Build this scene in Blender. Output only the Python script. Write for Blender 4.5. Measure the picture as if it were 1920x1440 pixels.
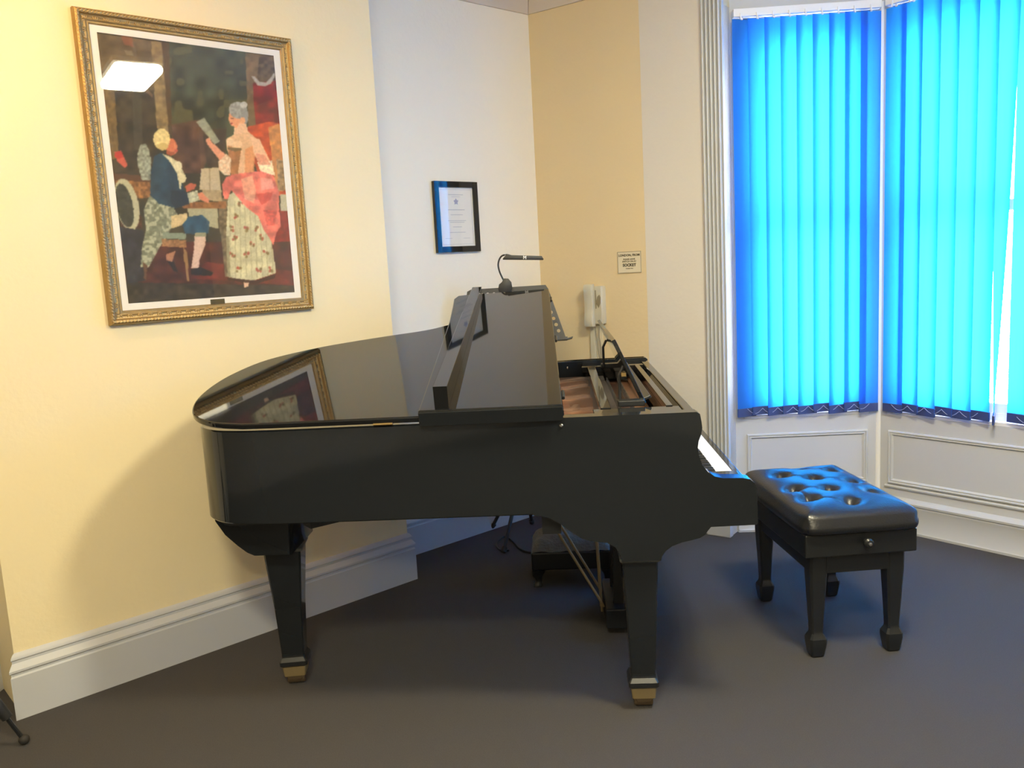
import bpy, bmesh, math, random
import numpy as np
from math import sin, cos, radians, pi, sqrt, atan2
from mathutils import Vector, Matrix
random.seed(7)
for o in list(bpy.data.objects): bpy.data.objects.remove(o)
scn = bpy.context.scene
COL = scn.collection

# ------------------------------------------------------------------ camera
CAM_H = 1.4577; PITCH = 0.142006; ROLL = -0.053542; FPX = 1581.94
cam = bpy.data.cameras.new('camera'); cam.sensor_width = 36; cam.lens = FPX / 1920 * 36; cam.clip_start = .05
cam_o = bpy.data.objects.new('camera', cam); COL.objects.link(cam_o)
_f = Vector((0, cos(PITCH), -sin(PITCH))); _r = Vector((1, 0, 0)); _u = _r.cross(_f)
_r2 = _r * cos(ROLL) + _u * sin(ROLL); _u2 = -_r * sin(ROLL) + _u * cos(ROLL)
mw = Matrix((( _r2.x, _u2.x, -_f.x, 0), (_r2.y, _u2.y, -_f.y, 0), (_r2.z, _u2.z, -_f.z, CAM_H), (0, 0, 0, 1)))
cam_o.matrix_world = mw
scn.camera = cam_o

# ------------------------------------------------------------------ world, light, exposure
world = bpy.data.worlds.new('world'); scn.world = world; world.use_nodes = True
wn = world.node_tree.nodes; wl = world.node_tree.links
bg = wn['Background']; bg.inputs[0].default_value = (0.90, 0.95, 1.0, 1); bg.inputs[1].default_value = 20.0
scn.view_settings.view_transform = 'Standard'; scn.view_settings.look = 'None'
scn.view_settings.gamma = 1; scn.view_settings.use_curve_mapping = False
scn.view_settings.exposure = 0.22
LAMP_MAIN = 135.0      # radiance of the ceiling lamp's diffuser
LAMP_LEFT = 19.0      # strength of the unseen pendant's bulb, warming the upper left wall
scn.cycles.max_bounces = 10; scn.cycles.diffuse_bounces = 6; scn.cycles.glossy_bounces = 5
scn.cycles.transparent_max_bounces = 12; scn.cycles.sample_clamp_indirect = 6

# ------------------------------------------------------------------ plan geometry (metres)
PSI = 0.83697882
dA = Vector((sin(PSI), cos(PSI), 0)); nA = Vector((cos(PSI), -sin(PSI), 0))    # nA points into the room
def A(al, off, z=0): return dA * al + nA * off + Vector((0, 0, z))
OFF_A = -3.207; OFF_B = -3.4875
BR0, BR1 = 0.534, 2.178
K = Vector((0.196, 4.873, 0)); dC = Vector((0.807, -0.5907, 0)).normalized(); nC = Vector((-0.5907, -0.807, 0)).normalized()  # nC into room
def Cp(t, off=0, z=0): return K + dC * t + nC * off + Vector((0, 0, z))
ZC = 2.93
BAY0 = Cp(1.118); PA = BAY0 - nC * .075; PB_ = Vector((1.863, 4.236, 0)); d2 = Vector((.618, -.786, 0)).normalized()
PC_ = PB_ + d2 * 1.5; PD_ = PC_ + Vector((-.174, -.985, 0)).normalized() * .73
R1 = PD_ + Vector((.67, -.743, 0)) * 1.9; R2 = R1 - dA * 5.6
R3 = R2 - nA * (R2.dot(nA) - OFF_B)

# ------------------------------------------------------------------ materials
def mat(name, col, rough=.5, metal=0, bump=0, bscale=60, vary=0, vscale=4, coat=0, spec=.5, detail=4):
    m = bpy.data.materials.new(name); m.use_nodes = True
    n = m.node_tree.nodes; l = m.node_tree.links; p = n['Principled BSDF']
    p.inputs['Base Color'].default_value = (*col, 1); p.inputs['Roughness'].default_value = rough
    p.inputs['Metallic'].default_value = metal; p.inputs['Coat Weight'].default_value = coat
    p.inputs['Specular IOR Level'].default_value = spec
    tc = n.new('ShaderNodeTexCoord')
    nz = n.new('ShaderNodeTexNoise'); nz.inputs['Scale'].default_value = vscale; nz.inputs['Detail'].default_value = detail
    l.new(tc.outputs['Object'], nz.inputs['Vector'])
    if vary:
        rp = n.new('ShaderNodeMix'); rp.data_type = 'RGBA'
        rp.inputs[6].default_value = (*[c * (1 - vary) for c in col], 1); rp.inputs[7].default_value = (*[min(1, c * (1 + vary)) for c in col], 1)
        l.new(nz.outputs['Fac'], rp.inputs[0]); l.new(rp.outputs[2], p.inputs['Base Color'])
    if bump:
        nb = n.new('ShaderNodeTexNoise'); nb.inputs['Scale'].default_value = bscale; nb.inputs['Detail'].default_value = 3
        l.new(tc.outputs['Object'], nb.inputs['Vector'])
        b = n.new('ShaderNodeBump'); b.inputs['Strength'].default_value = bump; b.inputs['Distance'].default_value = .01
        l.new(nb.outputs['Fac'], b.inputs['Height']); l.new(b.outputs['Normal'], p.inputs['Normal'])
    return m
M = {}
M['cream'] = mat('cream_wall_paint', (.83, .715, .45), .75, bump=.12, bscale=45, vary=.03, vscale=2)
M['cream_daylight'] = mat('daylight_tinted_cream_paint', (.84, .79, .67), .75, bump=.12, bscale=45, vary=.03, vscale=2)  # same wall paint, with the alcove's daylight lightened into its colour
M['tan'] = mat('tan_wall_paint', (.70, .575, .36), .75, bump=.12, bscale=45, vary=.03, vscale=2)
M['pale'] = mat('pale_wall_strip', (.66, .63, .585), .75, bump=.1, bscale=45, vary=.03, vscale=2)
M['ceiling'] = mat('ceiling_paint', (.62, .55, .47), .85, bump=.05)
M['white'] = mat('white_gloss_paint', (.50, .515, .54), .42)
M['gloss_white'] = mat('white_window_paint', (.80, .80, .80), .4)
M['carpet'] = mat('grey_carpet', (.100, .095, .096), .95, bump=.9, bscale=420, vary=.16, vscale=260, spec=.1)
M['black'] = mat('black_polyester_lacquer', (.008, .009, .0105), .035)
M['black_side'] = mat('black_case_lacquer', (.0115, .0140, .0175), .07, bump=.004, bscale=6)
M['satin'] = mat('black_satin_wood', (.012, .0135, .016), .32)
M['leather'] = mat('black_leather', (.014, .015, .018), .30, bump=.10, bscale=160)
M['brass'] = mat('aged_brass', (.42, .29, .12), .35, 1)
M['dull_brass'] = mat('dull_brass', (.34, .26, .13), .5, .6)
M['steel'] = mat('steel', (.6, .6, .6), .25, 1)
M['copper'] = mat('gold_bronze_plate', (.50, .22, .11), .38, .55, vary=.12, vscale=6)
M['wood'] = mat('tuning_block_wood', (.16, .075, .04), .5, vary=.25, vscale=9)
M['ivory'] = mat('white_key_plastic', (.85, .85, .83), .25)
M['darkmetal'] = mat('black_powder_coat', (.02, .021, .024), .45)
M['holes'] = mat('pale_wall_seen_through', (.6, .52, .4), .8)
M['rubber'] = mat('black_rubber', (.02, .018, .017), .7)
M['gold'] = mat('gilt_frame', (.36, .25, .11), .42, .7, bump=.25, bscale=170, vary=.2, vscale=30)
M['gold_hi'] = mat('gilt_ornament', (.50, .36, .17), .4, .7, vary=.15, vscale=60)
M['mount'] = mat('white_mount_board', (.88, .86, .80), .8)
M['plaque'] = mat('dark_bronze_plaque', (.10, .085, .045), .4, .4)
M['paper'] = mat('certificate_paper', (.80, .80, .76), .8, vary=.02)
M['print_grey'] = mat('faint_grey_print', (.50, .52, .56), .8)
M['print_blue'] = mat('blue_crest_print', (.36, .38, .55), .8)
M['ink'] = mat('dark_ink', (.06, .055, .04), .8)
M['card'] = mat('cream_notice_card', (.68, .62, .47), .6)
M['card_edge'] = mat('grey_card_border', (.34, .30, .22), .6)
M['phone'] = mat('cream_phone_plastic', (.56, .53, .43), .35)
M['phone_dark'] = mat('shadow_grey_plastic', (.25, .22, .16), .5)
M['cable'] = mat('black_cable', (.02, .02, .022), .5)
M['tapestry'] = mat('grey_tapestry', (.16, .155, .13), .95, bump=.6, bscale=90, vary=.35, vscale=28)
M['pocket'] = mat('blind_weight_pocket', (.035, .055, .17), .7)
M['chain'] = mat('white_bead_chain', (.36, .42, .66), .5)

def fabric():
    m = bpy.data.materials.new('blue_blind_fabric'); m.use_nodes = True
    n = m.node_tree.nodes; l = m.node_tree.links; n.remove(n['Principled BSDF'])
    d = n.new('ShaderNodeBsdfDiffuse'); t = n.new('ShaderNodeBsdfTranslucent'); x = n.new('ShaderNodeMixShader')
    tc = n.new('ShaderNodeTexCoord'); w = n.new('ShaderNodeTexNoise'); w.inputs['Scale'].default_value = 90
    mp = n.new('ShaderNodeMapping'); mp.inputs['Scale'].default_value = (1, 1, .04)
    l.new(tc.outputs['Object'], mp.inputs[0]); l.new(mp.outputs[0], w.inputs['Vector'])
    mx = n.new('ShaderNodeMix'); mx.data_type = 'RGBA'; mx.inputs[6].default_value = (.014, .29, .72, 1); mx.inputs[7].default_value = (.019, .34, .80, 1)
    l.new(w.outputs['Fac'], mx.inputs[0]); l.new(mx.outputs[2], t.inputs[0])
    d.inputs[0].default_value = (.05, .14, .60, 1); x.inputs[0].default_value = .55
    l.new(d.outputs[0], x.inputs[1]); l.new(t.outputs[0], x.inputs[2]); l.new(x.outputs[0], n['Material Output'].inputs[0])
    return m
M['fabric'] = fabric()
def glass(name, tint=(1, 1, 1), ior=1.5):
    m = bpy.data.materials.new(name); m.use_nodes = True
    n = m.node_tree.nodes; l = m.node_tree.links; n.remove(n['Principled BSDF'])
    a = n.new('ShaderNodeBsdfTransparent'); a.inputs[0].default_value = (*tint, 1)
    g = n.new('ShaderNodeBsdfGlossy'); g.inputs['Roughness'].default_value = .015
    lw = n.new('ShaderNodeLayerWeight'); lw.inputs[0].default_value = .5; x = n.new('ShaderNodeMixShader')
    pw = n.new('ShaderNodeMath'); pw.operation = 'POWER'; pw.inputs[1].default_value = 5; l.new(lw.outputs['Facing'], pw.inputs[0])
    f = n.new('ShaderNodeMath'); f.operation = 'MULTIPLY_ADD'; f0 = ((ior - 1) / (ior + 1)) ** 2; f.inputs[1].default_value = 1 - f0; f.inputs[2].default_value = f0; l.new(pw.outputs[0], f.inputs[0])
    l.new(f.outputs[0], x.inputs[0]); l.new(a.outputs[0], x.inputs[1]); l.new(g.outputs[0], x.inputs[2]); l.new(x.outputs[0], n['Material Output'].inputs[0])
    return m
M['far_wall'] = mat('muted_wall_paint', (.36, .34, .31), .8)
M['bronze'] = mat('dark_bronze_caster', (.14, .10, .06), .4, .5)
M['collar'] = mat('grey_leg_collar', (.10, .105, .10), .35, .3)
M['glass'] = glass('clear_glass'); M['pglass'] = glass('picture_glass', ior=1.55)
def emit(name, col, s):
    m = bpy.data.materials.new(name); m.use_nodes = True
    n = m.node_tree.nodes; l = m.node_tree.links; n.remove(n['Principled BSDF'])
    e = n.new('ShaderNodeEmission'); e.inputs[0].default_value = (*col, 1); e.inputs[1].default_value = s
    l.new(e.outputs[0], n['Material Output'].inputs[0]); return m
M['lamp'] = emit('warm_lamp_diffuser', (1, .90, .62), LAMP_MAIN)

# ------------------------------------------------------------------ mesh helpers
def link(name, bm, m, parent=None, loc=None, rz=0, smooth=None, recalc=True):
    if recalc: bmesh.ops.recalc_face_normals(bm, faces=bm.faces)
    me = bpy.data.meshes.new(name); bm.to_mesh(me); bm.free()
    for mm in (m if isinstance(m, (list, tuple)) else [m]): me.materials.append(mm if not isinstance(mm, str) else M[mm])
    if smooth is not None:
        for p in me.polygons: p.use_smooth = True
        me.set_sharp_from_angle(angle=radians(smooth))
    o = bpy.data.objects.new(name, me); COL.objects.link(o)
    if parent: o.parent = parent
    if loc is not None: o.location = loc
    if rz: o.rotation_euler.z = rz
    return o
def tag(o, label=None, cat=None, group=None, kind=None):
    if label: o['label'] = label
    if cat: o['category'] = cat
    if group: o['group'] = group
    if kind: o['kind'] = kind
    return o
def thing(name, loc, rz, label, cat, group=None):
    o = bpy.data.objects.new(name, None); COL.objects.link(o); o.location = loc; o.rotation_euler.z = rz
    o.empty_display_size = .1
    return tag(o, label, cat, group)
def struct(o): o['kind'] = 'structure'; return o
def B(): return bmesh.new()
def box(bm, lo, hi, bev=0, mtx=None, mi=0):
    t = bmesh.new(); r = bmesh.ops.create_cube(t, size=1)
    for v in t.verts: v.co = Vector([lo[i] + (v.co[i] + .5) * (hi[i] - lo[i]) for i in range(3)])
    if bev: bmesh.ops.bevel(t, geom=t.edges[:], offset=bev, segments=2, affect='EDGES', profile=.5)
    join(bm, t, mtx, mi); return bm
def join(bm, t, mtx=None, mi=0):
    mp = {}
    for v in t.verts: mp[v] = bm.verts.new(mtx @ v.co if mtx else v.co)
    for f in t.faces:
        try: nf = bm.faces.new([mp[v] for v in f.verts]); nf.material_index = mi
        except ValueError: pass
    t.free()
def prism(bm, pts, z0, z1, mtx=None, bev=0):
    """pts 2-D polygon, extruded along local z"""
    t = bmesh.new(); lo = [t.verts.new((p[0], p[1], z0)) for p in pts]; hi = [t.verts.new((p[0], p[1], z1)) for p in pts]
    n = len(pts); t.faces.new(lo[::-1]); t.faces.new(hi)
    for i in range(n): t.faces.new([lo[i], lo[(i + 1) % n], hi[(i + 1) % n], hi[i]])
    bmesh.ops.recalc_face_normals(t, faces=t.faces)
    if bev:
        es = [e for e in t.edges if abs(e.verts[0].co.z - e.verts[1].co.z) < 1e-6]
        bmesh.ops.bevel(t, geom=es, offset=bev, segments=2, affect='EDGES', profile=.5)
    join(bm, t, mtx); return bm
XZ = Matrix(((1, 0, 0, 0), (0, 0, 1, 0), (0, 1, 0, 0), (0, 0, 0, 1)))     # (x,z,y) profile -> world: local z becomes y
def tube(bm, pts, r, seg=8, cap=True):
    pts = [Vector(p) for p in pts]; rs = r if isinstance(r, (list, tuple)) else [r] * len(pts)
    rings = []; up = None
    for i, p in enumerate(pts):
        d = (pts[min(i + 1, len(pts) - 1)] - pts[max(i - 1, 0)]).normalized()
        if up is None: up = Vector((0, 0, 1)) if abs(d.z) < .9 else Vector((1, 0, 0))
        a = d.cross(up).normalized(); b = d.cross(a).normalized(); up = -b if False else up
        rings.append([bm.verts.new(p + (a * cos(2 * pi * k / seg) + b * sin(2 * pi * k / seg)) * rs[i]) for k in range(seg)])
    for i in range(len(rings) - 1):
        for k in range(seg): bm.faces.new([rings[i][k], rings[i][(k + 1) % seg], rings[i + 1][(k + 1) % seg], rings[i + 1][k]])
    if cap: bm.faces.new(rings[0][::-1]); bm.faces.new(rings[-1])
    return bm
def lathe(bm, prof, c=(0, 0, 0), seg=20, mtx=None):
    t = bmesh.new(); rings = [[t.verts.new((c[0] + r * cos(2 * pi * k / seg), c[1] + r * sin(2 * pi * k / seg), c[2] + z)) for k in range(seg)] for r, z in prof]
    for i in range(len(rings) - 1):
        for k in range(seg): t.faces.new([rings[i][k], rings[i][(k + 1) % seg], rings[i + 1][(k + 1) % seg], rings[i + 1][k]])
    t.faces.new(rings[0][::-1]); t.faces.new(rings[-1]); join(bm, t, mtx); return bm
def sqloft(bm, secs, ch=.12, mtx=None):
    """square/rect sections [(z, halfx, halfy, cx, cy)], chamfered corners"""
    t = bmesh.new(); rings = []
    for s in secs:
        z, hx, hy = s[:3]; cx, cy = (s[3], s[4]) if len(s) > 3 else (0, 0); k = ch * min(hx, hy)
        q = [(hx - k, -hy), (hx, -hy + k), (hx, hy - k), (hx - k, hy), (-hx + k, hy), (-hx, hy - k), (-hx, -hy + k), (-hx + k, -hy)]
        rings.append([t.verts.new((cx + a, cy + b, z)) for a, b in q])
    for i in range(len(rings) - 1):
        for k in range(8): t.faces.new([rings[i][k], rings[i][(k + 1) % 8], rings[i + 1][(k + 1) % 8], rings[i + 1][k]])
    t.faces.new(rings[0][::-1]); t.faces.new(rings[-1]); join(bm, t, mtx); return bm
def spline(pts, n=8, closed=False):
    out = []; P = [Vector(p) for p in pts]; m = len(P)
    rng = range(m if closed else m - 1)
    for i in rng:
        if closed: p0, p1, p2, p3 = P[(i - 1) % m], P[i], P[(i + 1) % m], P[(i + 2) % m]
        else: p0, p1, p2, p3 = P[max(i - 1, 0)], P[i], P[i + 1], P[min(i + 2, m - 1)]
        for k in range(n):
            t = k / n; out.append(.5 * ((2 * p1) + (-p0 + p2) * t + (2 * p0 - 5 * p1 + 4 * p2 - p3) * t * t + (-p0 + 3 * p1 - 3 * p2 + p3) * t ** 3))
    if not closed: out.append(P[-1])
    return out
def wallbox(bm, a, b, z0, z1, th, inward):
    """box from plan point a to b, front face on the line, thickness away from the room"""
    o = -inward.normalized() * th
    pts = [a, b, b + o, a + o]; prism(bm, [(p.x, p.y) for p in pts], z0, z1); return bm
def sweep_line(bm, a, b, prof, inward, m0=0, m1=0):
    """extrude profile (out,z) from a to b; out is measured into the room; m = mitre factors"""
    d = (b - a).normalized(); n = inward.normalized()
    r0 = [bm.verts.new(a + n * u + Vector((0, 0, z)) + d * (u * m0)) for u, z in prof]
    r1 = [bm.verts.new(b + n * u + Vector((0, 0, z)) - d * (u * m1)) for u, z in prof]
    k = len(prof)
    for i in range(k): bm.faces.new([r0[i], r0[(i + 1) % k], r1[(i + 1) % k], r1[i]])
    bm.faces.new(r0); bm.faces.new(r1[::-1]); return bm
def perp(a, b):
    d = (b - a).normalized(); n = Vector((d.y, -d.x, 0))
    if n.dot(Vector((0, 1, 0)) * 0 + Vector((0.3, 1.2, 0)) - a) < 0: n = -n
    return n
def textmesh(s, size, ext=.0008, bold=0):
    cu = bpy.data.curves.new('t', 'FONT'); cu.body = s; cu.size = size; cu.align_x = 'CENTER'; cu.align_y = 'CENTER'; cu.extrude = ext; cu.offset = bold; cu.resolution_u = 2
    o = bpy.data.objects.new('t', cu); COL.objects.link(o); dg = bpy.context.evaluated_depsgraph_get()
    me = bpy.data.meshes.new_from_object(o.evaluated_get(dg)); bpy.data.objects.remove(o); me.materials.clear(); return me

# ================================================================== ROOM SHELL
room = [A(BR0, OFF_B), A(BR0, OFF_A), A(BR1, OFF_A), A(BR1, OFF_B), K, BAY0, PA, PB_, PC_, PD_, R1, R2, R3]
def outset(poly, d):
    c = Vector((.6, 1.4, 0)); return [(p + (p - c).normalized() * d) for p in poly]
struct(link('floor', prism(B(), [(p.x, p.y) for p in outset(room, .3)], -.12, 0), 'carpet'))
struct(link('ceiling', prism(B(), [(p.x, p.y) for p in outset(room, .3)], ZC, ZC + .12), 'ceiling'))
struct(link('wall_left', prism(B(), [(p.x, p.y) for p in (A(BR0, OFF_B - .1), A(BR0, OFF_A), A(BR1, OFF_A), A(BR1, OFF_B - .1))], 0, ZC), 'cream'))
KB = A(BR1, OFF_B)
o_ = -nA
struct(link('wall_back', prism(B(), [(p.x, p.y) for p in (A(BR1, OFF_B), K, K + o_ * .12 + dC * 0, A(BR1, OFF_B - .12))], 0, ZC), 'cream_daylight'))
struct(link('wall_right', prism(B(), [(p.x, p.y) for p in (K, BAY0, BAY0 - nC * .2, K - nC * .2)], 0, ZC), 'tan'))
struct(link('wall_far_left', prism(B(), [(p.x, p.y) for p in (R3, A(BR0, OFF_B), A(BR0, OFF_B - .12), R3 - nA * .12)], 0, ZC), 'cream_daylight'))
struct(link('wall_behind', wallbox(B(), R2, R3, 0, ZC, .12, dA), 'far_wall'))
struct(link('wall_opposite', wallbox(B(), R1, R2, 0, ZC, .12, -nA), 'far_wall'))
struct(link('wall_beyond_bay', wallbox(B(), PD_, R1, 0, ZC, .12, Vector((-.743, -.67, 0))), 'tan'))
# pale strip beside the bay architrave, a paler colour than the wall
struct(link('trim_1', sweep_line(B(), Cp(.673), Cp(1.012), [(0, 0), (.0015, 0), (.0015, 2.86), (0, 2.86)], nC), 'pale'))

# cornice
prof_c = [(0, -.13), (.012, -.13), (.02, -.115), (.035, -.10), (.05, -.075), (.08, -.045), (.105, -.03), (.115, -.012), (.13, -.01), (.13, 0), (0, 0)]
prof_c = [(u, ZC + z) for u, z in prof_c]
struct(link('trim_2', sweep_line(B(), A(BR1, OFF_B), K, prof_c, nA, 1, .85), 'ceiling', smooth=35))
struct(link('trim_3', sweep_line(B(), K, BAY0, prof_c, nC, .85, 0), 'ceiling', smooth=35))
struct(link('trim_4', sweep_line(B(), A(BR0, OFF_A), A(BR1, OFF_A), prof_c, nA, -1, -1), 'ceiling', smooth=35))

# skirting boards
prof_s = [(0, 0), (.024, 0), (.024, .150), (.020, .156), (.020, .163), (.026, .168), (.026, .176), (.020, .186), (.012, .196), (.011, .204), (.015, .209), (.013, .217), (.006, .225), (0, .228)]
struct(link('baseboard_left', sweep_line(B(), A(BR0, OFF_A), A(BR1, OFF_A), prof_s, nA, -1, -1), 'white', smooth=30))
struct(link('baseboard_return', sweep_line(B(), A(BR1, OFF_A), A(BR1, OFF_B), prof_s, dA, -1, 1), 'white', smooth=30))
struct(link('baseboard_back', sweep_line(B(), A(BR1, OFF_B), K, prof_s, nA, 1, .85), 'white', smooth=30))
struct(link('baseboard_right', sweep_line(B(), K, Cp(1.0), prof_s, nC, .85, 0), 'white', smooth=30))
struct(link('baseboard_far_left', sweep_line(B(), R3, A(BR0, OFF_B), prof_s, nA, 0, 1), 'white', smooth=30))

# fluted architrave at the bay opening
pr = [(1.006, 0)]
for i in range(5):
    t0 = 1.010 + i * .0205; pr += [(t0, .020), (t0 + .004, .030), (t0 + .009, .033), (t0 + .014, .030), (t0 + .018, .018)]
pr += [(1.113, .024), (1.118, .024), (1.118, 0)]
pts = [Cp(t, o) for t, o in pr]
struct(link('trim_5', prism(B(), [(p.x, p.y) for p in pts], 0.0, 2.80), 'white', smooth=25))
struct(link('trim_6', prism(B(), [(p.x, p.y) for p in (Cp(1.0), Cp(1.125), Cp(1.125, .042), Cp(1.0, .042))], 0, .21, bev=.004), 'white'))
# jamb between architrave and the bay's first panel
jn = dC
struct(link('trim_7', prism(B(), [(p.x, p.y) for p in (BAY0, PA, PA - dC * .03, BAY0 - dC * .03)], 0, 2.62), 'gloss_white'))

# ------------------------------------------------------------------ bay walls with openings, panelling, windows, blinds
Z_S, Z_H = .60, 2.60
def bay(idx, a, b, vis=True):
    d = (b - a).normalized(); L = (b - a).length; n = Vector((d.y, -d.x, 0))
    if n.dot(Vector((1.2, 2.6, 0)) - a) < 0: n = -n
    st = .045
    bm = B()
    wallbox(bm, a, b, 0, Z_S, .14, n); wallbox(bm, a, b, Z_H, ZC, .14, n)
    wallbox(bm, a - d * .02, a + d * st, Z_S, Z_H, .14, n); wallbox(bm, b - d * st, b + d * .02, Z_S, Z_H, .14, n)
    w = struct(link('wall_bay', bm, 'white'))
    # raised panel mouldings below the sill
    def mould(z0, z1, x0, x1, wd=.026, dp=.012):
        bm = B(); P = lambda x, z, o: a + d * x + n * o + Vector((0, 0, z))
        prof = [(0, 0), (0, dp * .6), (.004, dp), (.009, dp), (.012, dp * .55), (.018, dp * .75), (wd - .002, .004), (wd, 0)]
        cs = [((x0, z0), (1, 1)), ((x1, z0), (-1, 1)), ((x1, z1), (-1, -1)), ((x0, z1), (1, -1))]
        rings = [[bm.verts.new(P(c[0] + u * s[0], c[1] + u * s[1], v)) for u, v in prof] for c, s in cs]
        for i in range(4):
            for k in range(len(prof) - 1): bm.faces.new([rings[i][k], rings[i][k + 1], rings[(i + 1) % 4][k + 1], rings[(i + 1) % 4][k]])
        return link('panel_moulding', bm, 'white', w, smooth=30)
    mould(.245, .520, .055, L - .055 if L < 1 else L - .06)
    bm = B(); prof = [(0, 0), (.016, 0), (.018, .012), (.014, .02), (.012, .125), (.017, .135), (.017, .145), (.022, .150), (.024, .160), (.018, .170), (.010, .176), (0, .18)]
    sweep_line(bm, a, b, prof, n, .4, .4); link('plinth_moulding', bm, 'white', w, smooth=30)
    if idx == 1 or idx == 2:
        bm = B(); sweep_line(bm, a + d * .04, b - d * .04, [(0, .222), (.009, .224), (.011, .232), (.006, .238), (0, .239)], n); link('lower_bead', bm, 'white', w, smooth=30)
    # sash window
    wi = struct(link('window_%d' % idx, (lambda bm: (
        wallbox(bm, a + d * st - n * .05, a + d * (st + .055) - n * .05, Z_S, Z_H, .08, n),
        wallbox(bm, b - d * (st + .055) - n * .05, b - d * st - n * .05, Z_S, Z_H, .08, n),
        wallbox(bm, a + d * st - n * .05, b - d * st - n * .05, Z_S, Z_S + .05, .08, n),
        wallbox(bm, a + d * st - n * .05, b - d * st - n * .05, Z_H - .09, Z_H, .08, n), bm)[-1])(B()), 'gloss_white'))
    zm = 1.60; x0, x1 = st + .055, L - st - .055
    for (za, zb, off) in ((Z_S + .05, zm + .02, .06), (zm - .02, Z_H - .09, .085)):
        bm = B(); q = lambda x: a + d * x - n * off
        wallbox(bm, q(x0), q(x0 + .04), za, zb, .022, n); wallbox(bm, q(x1 - .04), q(x1), za, zb, .022, n)
        wallbox(bm, q(x0), q(x1), za, za + .045, .022, n); wallbox(bm, q(x0), q(x1), zb - .045, zb, .022, n)
        link('sash_frame', bm, 'gloss_white', wi)
        bm = B(); wallbox(bm, q(x0 + .03) - n * .010, q(x1 - .03) - n * .010, za + .03, zb - .03, .003, n); link('pane', bm, 'glass', wi)
    bm = B(); wallbox(bm, a + d * (st + .001) + n * -.001, b - d * (st + .001) + n * -.001, Z_S + .001, Z_S + .018, .048, n); link('sill', bm, 'gloss_white', wi)
    bm = B(); wallbox(bm, a - n * .141 - d * .05, b - n * .141 + d * .05, 2.40, ZC, .30, n); struct(link('trim_%d' % (10 + idx), bm, 'ceiling'))
    return d, n, L
d1, n1, L1 = bay(1, PA, PB_); d2_, n2, L2 = bay(2, PB_, PC_); d3, n3, L3 = bay(3, PC_, PD_)
# corner posts
for i, p in enumerate((PB_, PC_)):
    struct(link('trim_%d' % (8 + i), lathe(B(), [(.020, 0), (.020, 2.6)], (p.x, p.y, 0), 12, Matrix.Translation(-(n1 + n2) * .5 * .012 if i == 0 else -(n2 + n3) * .5 * .012)), 'gloss_white', smooth=40))

def blind(a, d, n, L, ns, x0, x1, label, tilt, odd=None, zt=2.555, zb=.622, flip=1, mirror=False):
    rz = atan2(d.y, d.x); base = a + n * .028
    t = thing('vertical_blind', (base.x, base.y, 0), rz, label, 'blind', None)
    sy = 1 if Vector((-sin(rz), cos(rz), 0)).dot(n) > 0 else -1     # local +y or -y is the room
    hx0, hx1 = x0 - .005, x1 + .005
    bm = B(); box(bm, (hx0, -.02, zt + .008), (hx1, .02, zt + .045), .003); link('headrail', bm, 'gloss_white', t)
    pitch = (x1 - x0) / ns; W = .104
    for i in range(ns):
        cx = x0 + pitch * (i + .5); ang = tilt[i % len(tilt)] if isinstance(tilt, (list, tuple)) else tilt
        top = ang; bot = ang; sh = 0; dz = (.006 if i % 2 else -.003) + random.uniform(-.003, .003)
        if odd and i in odd: bot, sh = odd[i][0], odd[i][1]
        bm = B(); nz, nx = 14, 6; rows = []
        for r in range(nz + 1):
            f = r / nz; z = zt - (zt - zb - dz) * f; an = radians(top + (bot - top) * f ** 1.5); row = []
            for c in range(nx + 1):
                s = (c / nx - .5); bow = .004 * (1 - 4 * s * s)
                row.append(bm.verts.new((cx + sh * f + s * W * cos(an) - bow * sin(an), (s * W * sin(an) + bow * cos(an)), z)))
            rows.append(row)
        for r in range(nz):
            for c in range(nx): bm.faces.new([rows[r][c], rows[r][c + 1], rows[r + 1][c + 1], rows[r + 1][c]])
        sl = link('slat', bm, 'fabric', t, smooth=60)
        an = radians(bot); bm = B(); mt = Matrix.Translation((cx + sh, 0, 0)) @ Matrix.Rotation(an, 4, 'Z')
        box(bm, (-W / 2 + .001, .001, zb + dz), (W / 2 - .001, .007, zb + dz + .042), .001, mt)
        box(bm, (-W / 2 + .001, -.003, zb + dz), (W / 2 - .001, .001 - .0015, zb + dz + .042), .0005, mt)
        link('weight_pocket', bm, 'pocket', sl)
        bm = B(); box(bm, (cx - .004, -.004, zt - .004), (cx + .004, .004, zt + .010)); box(bm, (cx - .012, sy * .018, zt - .006), (cx - .006, sy * .026, zt + .022)); link('hanger_clip', bm, 'gloss_white', t)
        if i < ns - 1 and not (odd and (i in odd or i + 1 in odd)):
            bm = B(); pts = [(cx + pitch * k / 10, sy * .011, zb + .038 - .026 * sin(pi * k / 10)) for k in range(11)]
            tube(bm, pts, .0011, 5); link('bead_chain', bm, 'chain', t)
    return t
blind(PA, d1, n1, L1, 9, .014, L1 - .022, 'left blue vertical blind of nine closed slats on the narrow bay window', [17, 13, 18, 15, 13, 15, 17, 14, 11])
blind(PB_, d2_, n2, L2, 17, .045, L2 - .055, 'right blue vertical blind with one twisted slat leaving a white gap', [-5, -15, -14, -17, -14, -15, -12, -16, -15, -14],
      odd={6: (-70, -.02)})
blind(PC_, d3, n3, L3, 7, .075, L3 - .03, 'blue vertical blind on the far side bay window out of the frame', [20, 24])

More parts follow.
